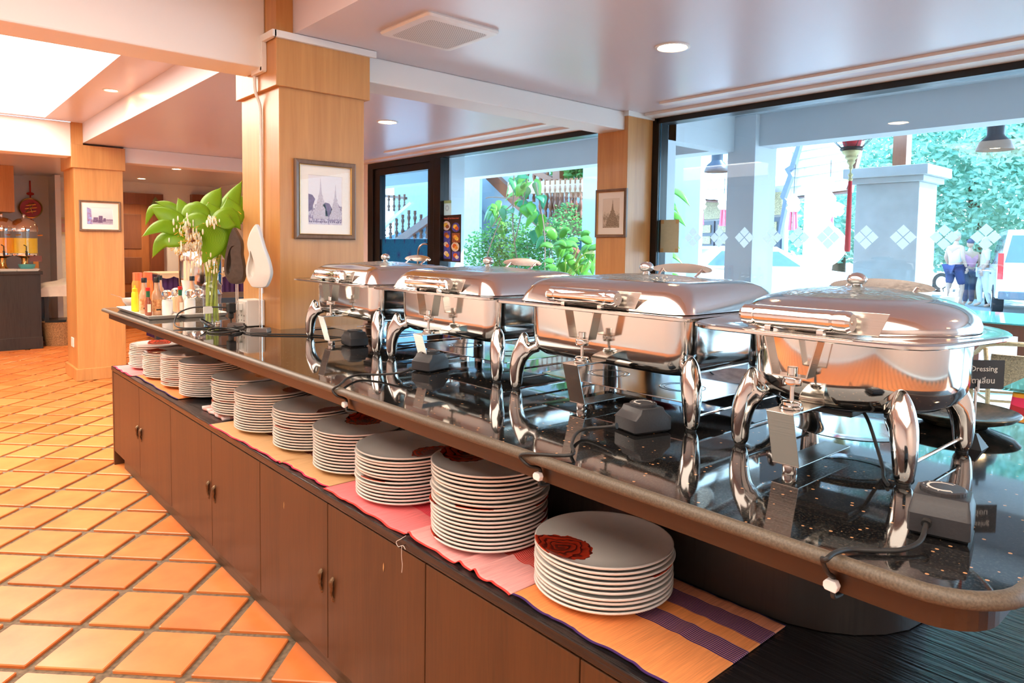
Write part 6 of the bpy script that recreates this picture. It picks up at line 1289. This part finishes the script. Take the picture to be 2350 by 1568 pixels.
person('person in a white T-shirt and navy shorts walking, leftmost of three outside', at(2192, px), rad(60), 1.86, shw, shn, True, hairc=mat('hair_grey', (.45, .42, .40), .7), stride=.12)
person('person in a pink vest and dark trousers, middle of the three outside', at(2226, px + .3), rad(140), 1.68, shp, dkt, False, cap=True, hairc=dkt, bag=False, stride=.04)
person('person in white clothes carrying a shoulder bag, rightmost of three outside', at(2262, px - .2), rad(200), 1.74, shw, wht, False, hairc=mat('hair_light', (.55, .50, .42), .7), bag=True, arm=.1, shirt_len=.6)
# ------------------------------------------------------------------ tiled roofs and house opposite
roofm = mat('pale_roof_tile', (.66, .68, .70), .7, var=.08, scale=20)
def roof(label, P00, P10, P01, P11, rows, cols):
    """tiles by rows (eave -> ridge) and columns; P00 eave left, P10 eave right, P01 ridge left"""
    r = thing('tiled_roof', label, 'roof', tuple(P00)); A, B, C, D = map(Vector, (P00, P10, P01, P11)); nrm = (B - A).cross(C - A).normalized(); 
    if nrm.z < 0: nrm = -nrm
    bl = lambda u, v: (A * (1 - u) + B * u) * (1 - v) + (C * (1 - u) + D * u) * v
    b = MB(); k = b.add([bl(0, 0) - nrm * .05, bl(1, 0) - nrm * .05, bl(1, 1) - nrm * .05, bl(0, 1) - nrm * .05, bl(0, 0) - nrm * .12, bl(1, 0) - nrm * .12, bl(1, 1) - nrm * .12, bl(0, 1) - nrm * .12])
    for f in ((0, 1, 2, 3), (7, 6, 5, 4), (0, 4, 5, 1), (1, 5, 6, 2), (2, 6, 7, 3), (3, 7, 4, 0)): b.face([k + i for i in f])
    b.build('roof_deck', teak_d, r); cnt = 0
    for j in range(rows):
        for i in range(cols):
            u0, u1, v0, v1 = i / cols, (i + 1) / cols, j / rows, (j + 1.15) / rows; b = MB(); pts = []
            for q in range(5):
                t = q / 4; u = u0 + (u1 - u0) * t; h = .035 * sin(pi * t); lip = .03 if True else 0
                pts.append((bl(u, v0 - .12 / rows * sin(pi * t)) + nrm * (h + lip), bl(u, v1) + nrm * h * .8))
            k = b.add([x for x, _ in pts] + [x for _, x in pts] + [x - nrm * .03 for x, _ in pts])
            for q in range(4): b.face([k + q, k + q + 1, k + 5 + q + 1, k + 5 + q]); b.face([k + 10 + q, k + 10 + q + 1, k + q + 1, k + q])
            b.build('roof_tile', roofm, r, smooth=True)
    return r
q = lambda x, y, X: Vector(onX(x, y, X))
roof('white sunlit tiled roof left of the porch column', q(1505, 452, 16), q(1722, 462, 13.2), q(1490, 350, 18.5), q(1790, 300, 16.5), 7, 13)
roof('white sunlit tiled roof between the two pillars', q(1812, 452, 15.5), q(1945, 436, 13.5), q(1822, 300, 18), q(1985, 270, 16), 8, 8)
hw = mat('house_wall', (.55, .52, .50), .8, var=.05); latm = mat('carved_gold_lattice', (.42, .33, .17), .5, var=.6, scale=45)
a0, a1 = q(1500, 560, 17.2), q(1800, 560, 14.6)
r = thing('shop_house', 'house front with carved lattice doors under the left tiled roof', 'house', (16, a0.y, GZ)); a0.z = a1.z = 0
dv = (a1 - a0); dn = dv.normalized(); nr = Vector((dn.y, -dn.x, 0)); 
if nr.x > 0: nr = -nr
def hb(u0, u1, z0, z1, d0, d1, name, m):
    P_ = [a0 + dv * u + nr * d for u, d in ((u0, d0), (u1, d0), (u1, d1), (u0, d1))]; return MB().hexa([(p_.x, p_.y, z0) for p_ in P_] + [(p_.x, p_.y, z1) for p_ in P_]).build(name, m, r)
hb(0, 1, GZ, 2.9, -.1, 0, 'house_wall', hw); hb(.28, .38, GZ, 2.7, 0, .12, 'door_post', wood('post_brown', (.30, .12, .06), (.40, .17, .09), .5)); hb(.42, 1.0, 2.25, 2.75, 0, .10, 'carved_fascia', latm)
for i in range(4):
    u = .42 + i * .145; f = hb(u, u + .13, GZ + .1, 2.2, 0, .05, 'lattice_door', mat('door_slate', (.05, .07, .10), .4))
    for j in range(6): u0 = u + .02; P_ = [a0 + dv * uu + nr * d for uu, d in ((u0, .05), (u0 + .09, .05), (u0 + .09, .075), (u0, .075))]; z0 = .45 + j * .29; MB().hexa([(p_.x, p_.y, z0) for p_ in P_] + [(p_.x, p_.y, z0 + .2) for p_ in P_]).build('lattice_panel', latm, f)
hb(.02, .26, .8, 2.0, 0, .04, 'shuttered_window', mat('window_grey', (.30, .38, .42), .3))
# gable board
b = MB(); pts = [(1835, 312), (1842, 316), (1822, 385), (1812, 392), (1818, 405), (1800, 455), (1806, 462), (1788, 545), (1784, 543), (1797, 460), (1790, 452), (1808, 402), (1800, 388), (1812, 380)]
pp = [q(x, y, 13.0) for x, y in pts]; k = b.add([tuple(v) for v in pp] + [tuple(v + Vector((.10, 0, 0))) for v in pp]); n = len(pp); b.face([k + i for i in range(n)]); b.face([k + n + i for i in reversed(range(n))])
for i in range(n): j = (i + 1) % n; b.face([k + i, k + j, k + n + j, k + n + i])
tag(b.build('gable_board', mat('grey_blue_board', (.13, .15, .20), .6)), 'dark notched gable board slanting down beside the porch column', 'gable board')
for i, (x, y, X) in enumerate(((1562, 450, 14.0), (1608, 447, 13.6), (1662, 445, 13.2), (1822, 445, 12.6), (1904, 438, 12.6))):
    p = q(x, y, X); r = thing('paper_lantern', 'white paper lantern with red tassels, %s from the left' % ['first', 'second', 'third', 'fourth', 'fifth'][i], 'lantern', tuple(p), 0, 'paper lanterns under the roof eaves'); c = tuple(p)
    MB().tube([c, (c[0] + .02, c[1], c[2] + .55)], .006, 5).build('hanging_cord', MATS['black_cap'], r)
    MB().lathe([(.02, 0), (.10, -.10), (.13, -.16), (.10, -.22), (.14, -.26), (.10, -.33), (.05, -.34)], 8, c).build('lantern_body', mat('paper_cream', (.80, .72, .66), .8), r); b = MB()
    for j in range(5): t = j * 1.26; b.tube([(c[0] + .05 * cos(t), c[1] + .05 * sin(t), c[2] - .34), (c[0] + .07 * cos(t), c[1] + .07 * sin(t), c[2] - .68)], [.02, .028], 5)
    b.build('tassel', mat('tassel_pink', (.72, .16, .22), .8), r)
p = q(1868, 640, 11.8); o = MB().lathe([(.26, GZ), (.26, GZ + .2), (.20, GZ + .25), (.20, 2.5), (.26, 2.55), (.26, 2.7)], 24, (p.x, p.y, 0)).build('round_pillar', mat('pale_pillar', (.78, .79, .78), .7), smooth=True, auto=30); tag(o, 'white round pillar behind the saloon car', 'pillar')
P_ = [q(x, y, 11.2) for x, y in ((1870, 600), (1905, 585), (1920, 560), (1900, 535), (1885, 510), (1893, 488), (1915, 480), (1932, 490))]; o = MB().tube(smoothpath([tuple(v) for v in P_], 6), [.16] * 18 + [.14] * 12 + [.12] * 10 + [.06] * 3, 12).build('serpent_sculpture', mat('cream_gold', (.72, .62, .46), .5), smooth=True); tag(o, 'pale gold coiled garden sculpture beside the gate pillar', 'sculpture'); b = MB(); b.lathe([(.25, GZ), (.22, 1.2), (.18, 1.35)], 12, (P_[0].x, P_[0].y, 0)); b.build('plinth', MATS['pale_pillar'], o)
# ------------------------------------------------------------------ planting
def foliage_mat(name, c, c2):
    m, n, l, b = nodes(name); oi = n.new('ShaderNodeTexCoord'); nz = n.new('ShaderNodeTexNoise'); nz.inputs['Scale'].default_value = 3; nz.inputs['Detail'].default_value = 6; l.new(oi.outputs['Object'], nz.inputs['Vector']); cr = ramp(n, [(.35, c), (.68, c2)]); l.new(nz.outputs[0], cr.inputs[0]); l.new(cr.outputs[0], b.inputs['Base Color']); b.inputs['Roughness'].default_value = .5
    t = n.new('ShaderNodeBsdfTranslucent'); l.new(cr.outputs[0], t.inputs[0]); ms = n.new('ShaderNodeMixShader'); ms.inputs[0].default_value = .3; out = [x for x in n if x.type == 'OUTPUT_MATERIAL'][0]; l.new(b.outputs[0], ms.inputs[1]); l.new(t.outputs[0], ms.inputs[2]); l.new(ms.outputs[0], out.inputs[0]); return m
fol = foliage_mat('tree_leaf', (.20, .50, .40), (.60, .85, .68)); fol2 = foliage_mat('bush_leaf', (.04, .17, .04), (.15, .40, .08))
def crown(name, c, R_, n, ls, m, parent, seed, flat=1.0):
    rg = random.Random(seed); b = MB()
    for i in range(n):
        d = Vector((rg.gauss(0, 1), rg.gauss(0, 1), rg.gauss(0, 1))).normalized() * (rg.random() ** .33); p = Vector(c) + Vector((d.x * R_[0], d.y * R_[1], d.z * R_[2])); a = Vector((rg.gauss(0, 1), rg.gauss(0, 1), rg.gauss(0, .6))).normalized(); s = a.orthogonal().normalized() * ls * .35; a = a * ls * rg.uniform(.7, 1.3)
        k = b.add([p, p + a * .5 + s, p + a, p + a * .5 - s]); b.face([k, k + 1, k + 2, k + 3])
    o = b.build(name, m, parent); o['kind'] = 'stuff'; return o
def tree(label, x, y, h, R_, n, ls, m, seed):
    r = thing('tree', label, 'tree', (x, y, GZ)); MB().tube([(x, y, GZ), (x + .1, y, h * .5), (x, y + .1, h * .8)], [.28, .2, .1], 10).build('trunk', mat('bark', (.12, .08, .05), .9, bump=.5), r, smooth=True); crown('foliage', (x, y, h), R_, n, ls, m, r, seed); return r
p = onX(2240, 430, 24); tree('big leafy tree filling the right side of the window view', 24, p.y, 4.6, (3.0, 4.2, 3.8), 26000, .20, fol, 1)
p = onX(2350, 400, 20); tree('leafy tree at the right picture edge outside', 21, p.y - 1.5, 5.0, (2.5, 3.2, 3.2), 12000, .20, fol, 2)
p = onX(1870, 500, 24); tree('small dark tree beyond the sunlit roofs', 26, p.y, 2.6, (2, 3.0, 1.6), 3500, .28, fol, 3)
def bigleaf(parent, base, dirv, L_, w, m, seed=0):
    d = Vector(dirv).normalized(); up = Vector((0, 0, 1)); e = Vector(base) + d * L_ + Vector((0, 0, -.25 * L_)); mid = Vector(base) + d * L_ * .55 + Vector((0, 0, .08 * L_)); return leaf('leaf', [Vector(base), mid, e], w, m, parent, (-.6 + .3 * sin(seed), -.4 + .3 * cos(seed * 2), .7), .15, 8, 4)
lg = leafmat('garden_leaf', (.07, .26, .02), (.20, .50, .05)); lb = leafmat('blue_green_leaf', (.03, .20, .07), (.10, .38, .14))
# banana-like plant by the window column
r = thing('leafy_plant', 'bright green leafy plant outside just right of the window column', 'plant', (6.9, 4.3, 0)); rg = random.Random(8)
for i in range(14):
    p = q(1508 + rg.uniform(-12, 22), 400 + rg.uniform(0, 250), 7.2); bigleaf(r, p, (rg.uniform(-.6, .4), -1, rg.uniform(-.5, .5)), rg.uniform(.25, .42), .06, lg, i)
b = MB(); a_ = q(1500, 400, 7.3); b.tube([tuple(a_), (a_.x, a_.y, GZ)], .02, 6); b.build('stem', MATS['green_stem'], r)
# stair court seen through window_2 and the door
wb = mat('court_wall', (.40, .50, .58), .8, var=.03, scale=2); S_('added_shade_roof', wb, 7.0, 10.2, 6.6, 16, 4.5, 4.65); S_('court_wall', wb, 9.9, 10.0, 6.6, 16, GZ, 4.5)  # roof slab added out of view to shade the stair court
X1_ = 8.6
def slab(name, pts, X, th, m, label=None, cat=None, parent=None):
    pp = [q(x, y, X) for x, y in pts]; b = MB(); n = len(pp); k = b.add([tuple(v) for v in pp] + [tuple(v + Vector((th, 0, 0))) for v in pp]); b.face([k + i for i in range(n)]); b.face([k + n + i for i in reversed(range(n))])
    for i in range(n): j = (i + 1) % n; b.face([k + i, k + j, k + n + j, k + n + i])
    o = b.build(name, m, parent)
    if label: tag(o, label, cat)
    return o
st = thing('outdoor_staircase', 'white outdoor staircase with dark turned balusters behind the window plants', 'staircase', tuple(q(1150, 640, X1_))); st.location.z = GZ
slab('stair_wall', [(1050, 392), (1170, 400), (1330, 660), (1330, 900), (1250, 900), (1100, 470), (1050, 440)], X1_, .12, wb, parent=st)
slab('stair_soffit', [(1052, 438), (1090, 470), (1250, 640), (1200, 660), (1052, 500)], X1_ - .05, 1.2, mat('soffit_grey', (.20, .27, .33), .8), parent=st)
slab('stair_beam', [(1100, 396), (1130, 396), (1285, 540), (1330, 585), (1322, 600), (1180, 475)], X1_ - .30, .12, teak_d, parent=st)
def baluster_mesh():
    pf = [(.030, 0), (.030, .12), (.018, .15), (.030, .20), (.040, .27), (.022, .36), (.016, .40), (.028, .44), (.016, .48), (.022, .55), (.036, .62), (.030, .68), (.018, .72), (.028, .74), (.028, .85)]
    return MB().lathe(pf, 10).build('baluster', teak_d, None, smooth=True, auto=50)
bal = baluster_mesh(); bal.parent = st; F1 = True
def place_bal(parent, p, h):
    global F1
    if F1: o = bal; F1 = False
    else: o = bal.copy(); COL.objects.link(o)
    o.parent = parent; o.location = Vector(p) - wloc(parent); o.scale = (1, 1, h / .85)
for i in range(9):
    t = i / 8; px_, py_ = 1195 + t * 120, 395 + t * 55; p = q(px_, py_ + 55, X1_ - .35); place_bal(st, p, .60)
for i in range(9): t = i / 8; px_ = 1240 + t * 92; p = q(px_, 500, X1_ - .6); place_bal(st, p, .62)
slab('hand_rail', [(1180, 378), (1200, 372), (1340, 448), (1340, 460)], X1_ - .40, .10, teak_d, parent=st); slab('landing_edge', [(1165, 418), (1335, 412), (1335, 440), (1165, 446)], X1_ - .62, .10, wood('beige_board', (.36, .26, .18), (.45, .33, .23), .6), parent=st)
slab('newel_post', [(1268, 392), (1284, 392), (1284, 560), (1268, 560)], X1_ - .55, .10, teak_d, parent=st)
S_('court_pillar', wb, 7.4, 7.75, onX(1372, 500, 7.4).y, onX(1336, 500, 7.4).y, GZ, 3.4)
slab('wooden_shutter', [(1292, 468), (1336, 466), (1336, 540), (1292, 540)], X1_ - .2, .05, wood('shutter_brown', (.16, .08, .05), (.22, .12, .07), .6), 'brown wooden shutter behind the staircase balusters', 'shutter')
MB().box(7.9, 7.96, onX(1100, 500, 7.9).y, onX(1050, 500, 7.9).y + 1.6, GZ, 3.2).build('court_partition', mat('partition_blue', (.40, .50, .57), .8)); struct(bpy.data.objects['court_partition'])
# flight seen through the door
s2 = thing('stair_flight', 'lower stair flight with a pale handrail seen through the glass door', 'staircase', tuple(q(920, 560, 7.2))); s2.location.z = GZ
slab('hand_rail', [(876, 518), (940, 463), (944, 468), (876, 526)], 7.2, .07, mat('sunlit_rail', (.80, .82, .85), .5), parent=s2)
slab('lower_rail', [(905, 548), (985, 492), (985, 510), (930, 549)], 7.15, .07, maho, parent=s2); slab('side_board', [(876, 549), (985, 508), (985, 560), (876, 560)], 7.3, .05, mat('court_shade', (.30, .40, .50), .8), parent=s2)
for i in range(8):
    t = i / 7; px_ = 882 + t * 98; top_ = 522 - (t * 98) * .70 if t < .62 else 478 + (t - .62) * 60; p = q(px_, 548, 7.25); tp = q(px_, max(top_, 470), 7.25); place_bal(s2, p, max(.2, tp.z - p.z))
slab('upper_rail', [(876, 446), (930, 452), (930, 458), (876, 452)], 9.2, .06, teak_d, parent=s2)
for i in range(5): p = q(880 + i * 12, 485, 9.2); place_bal(s2, p, q(880, 450, 9.2).z - p.z)
# plants in the court
vn = thing('climbing_plant', 'climbing plant with round leaves hanging in the stair court', 'plant', tuple(q(1180, 640, 6.9))); vn.location.z = GZ; rg = random.Random(21)
for (x0, y0, x1, y1) in ((1180, 400, 1195, 640), (1210, 395, 1180, 560), (1150, 500, 1110, 640), (1230, 420, 1250, 640), (1175, 470, 1130, 520), (1175, 455, 1115, 455)):
    m_ = ((x0 + x1) / 2 + rg.uniform(-15, 15), (y0 + y1) / 2 + rg.uniform(-10, 10)); MB().tube(smoothpath([tuple(q(*a, 6.9)) for a in ((x0, y0), m_, (x1, y1))], 5), .009, 5).build('vine_stem', mat('vine_brown', (.22, .13, .09), .8), vn, smooth=True)
for i in range(46):
    x, y = rg.choice([(1185, 400), (1200, 430), (1215, 415), (1225, 500), (1235, 520), (1200, 480), (1140, 480), (1245, 450)]); p = q(x + rg.gauss(0, 12), y + rg.gauss(0, 18), 6.9 + rg.uniform(-.2, .3)); bigleaf(vn, p, (rg.uniform(-.3, .3), rg.uniform(-1, 1), rg.uniform(-1, .3)), rg.uniform(.14, .30), rg.uniform(.05, .09), lg if rg.random() < .6 else lb, i)
bigleaf(vn, q(1128, 472, 6.8), (0, .6, -.6), .26, .09, lb, 3); bigleaf(vn, q(1150, 478, 6.8), (0, -.4, -.8), .2, .06, lb, 5)
bp_ = thing('potted_palm', 'big potted plant with bright heart shaped leaves below the window column', 'plant', tuple(q(1320, 640, 6.3))); bp_.location.z = GZ
for i in range(40):
    p = q(1268 + rg.uniform(0, 95), 545 + rg.uniform(0, 100), 6.3 + rg.uniform(-.2, .4)); bigleaf(bp_, p, (rg.uniform(-.5, .5), rg.uniform(-1, 1), rg.uniform(-.8, .5)), rg.uniform(.16, .28), rg.uniform(.05, .085), lg, i)
for i in range(10): MB().tube(smoothpath([tuple(q(1320, 900, 6.5)), tuple(q(1300 + rg.uniform(-20, 30), 680, 6.4)), tuple(q(1275 + rg.uniform(0, 80), 560 + rg.uniform(0, 50), 6.3))], 4), .008, 5).build('leaf_stalk', MATS['green_stem'], bp_, smooth=True)
c = q(1320, 900, 6.5); lathe_obj('plant_pot', [(.18, GZ), (.26, GZ + .35), (.28, GZ + .38), (.24, GZ + .38), (.0001, GZ + .33)], mat('clay', (.42, .18, .09), .7), bp_, (c.x, c.y, 0)) if False else None
sh = thing('fine_leaved_shrub', 'fine leaved shrubs crowding the foot of the stair wall', 'shrub', (7.1, 7.4, GZ)); 
for (x, y, X, n, s_) in ((1110, 600, 7.2, 1500, 1), (1160, 560, 7.3, 1700, 1), (1210, 600, 7.2, 1700, 1), (1260, 580, 7.4, 1400, 1), (1300, 520, 7.8, 700, .7), (1340, 385, 8.4, 900, .8), (1300, 395, 8.6, 500, .6)):
    p = q(x, y, X); crown('foliage', tuple(p), (.35 * s_, .42 * s_, .55 * s_), n, .055 if y > 450 else .11, fol2, sh, int(x))
for i in range(9): a = q(1100 + i * 22, 640, 7.2); MB().tube([(a.x, a.y, GZ), (a.x + .05, a.y + rg.uniform(-.1, .1), .8), (a.x, a.y + rg.uniform(-.2, .2), 1.7)], [.012, .009, .004], 5).build('branch', MATS['vine_brown'], sh)
b = MB(); cj = q(1048, 415, 4.62 + .8); 
b = MB().box(5.2, 5.3, onX(1050, 430, 5.2).y, onX(1042, 430, 5.2).y + .08, onX(1050, 432, 5.2).z, onX(1050, 413, 5.2).z); tag(b.build('junction_box', white_pl), 'small white junction box high on the porch wall', 'junction box')
S_('porch_pier', pw, 5.0, 5.2, onX(1050, 500, 5.1).y, onX(1010, 500, 5.1).y, -.01, 2.60)
# daylight comes from the sky and sun; warm light from the panels and downlights (built above); two unseen fill lamps added behind the camera
downlight('added unseen fill downlight above the near end of the counter', 2.93, -.75)
downlight('added unseen fill downlight behind the photographer near the window', 2.93, -2.6)
for o_ in [q for q in COL.objects if q.type == 'EMPTY']: o_.empty_display_size = .02
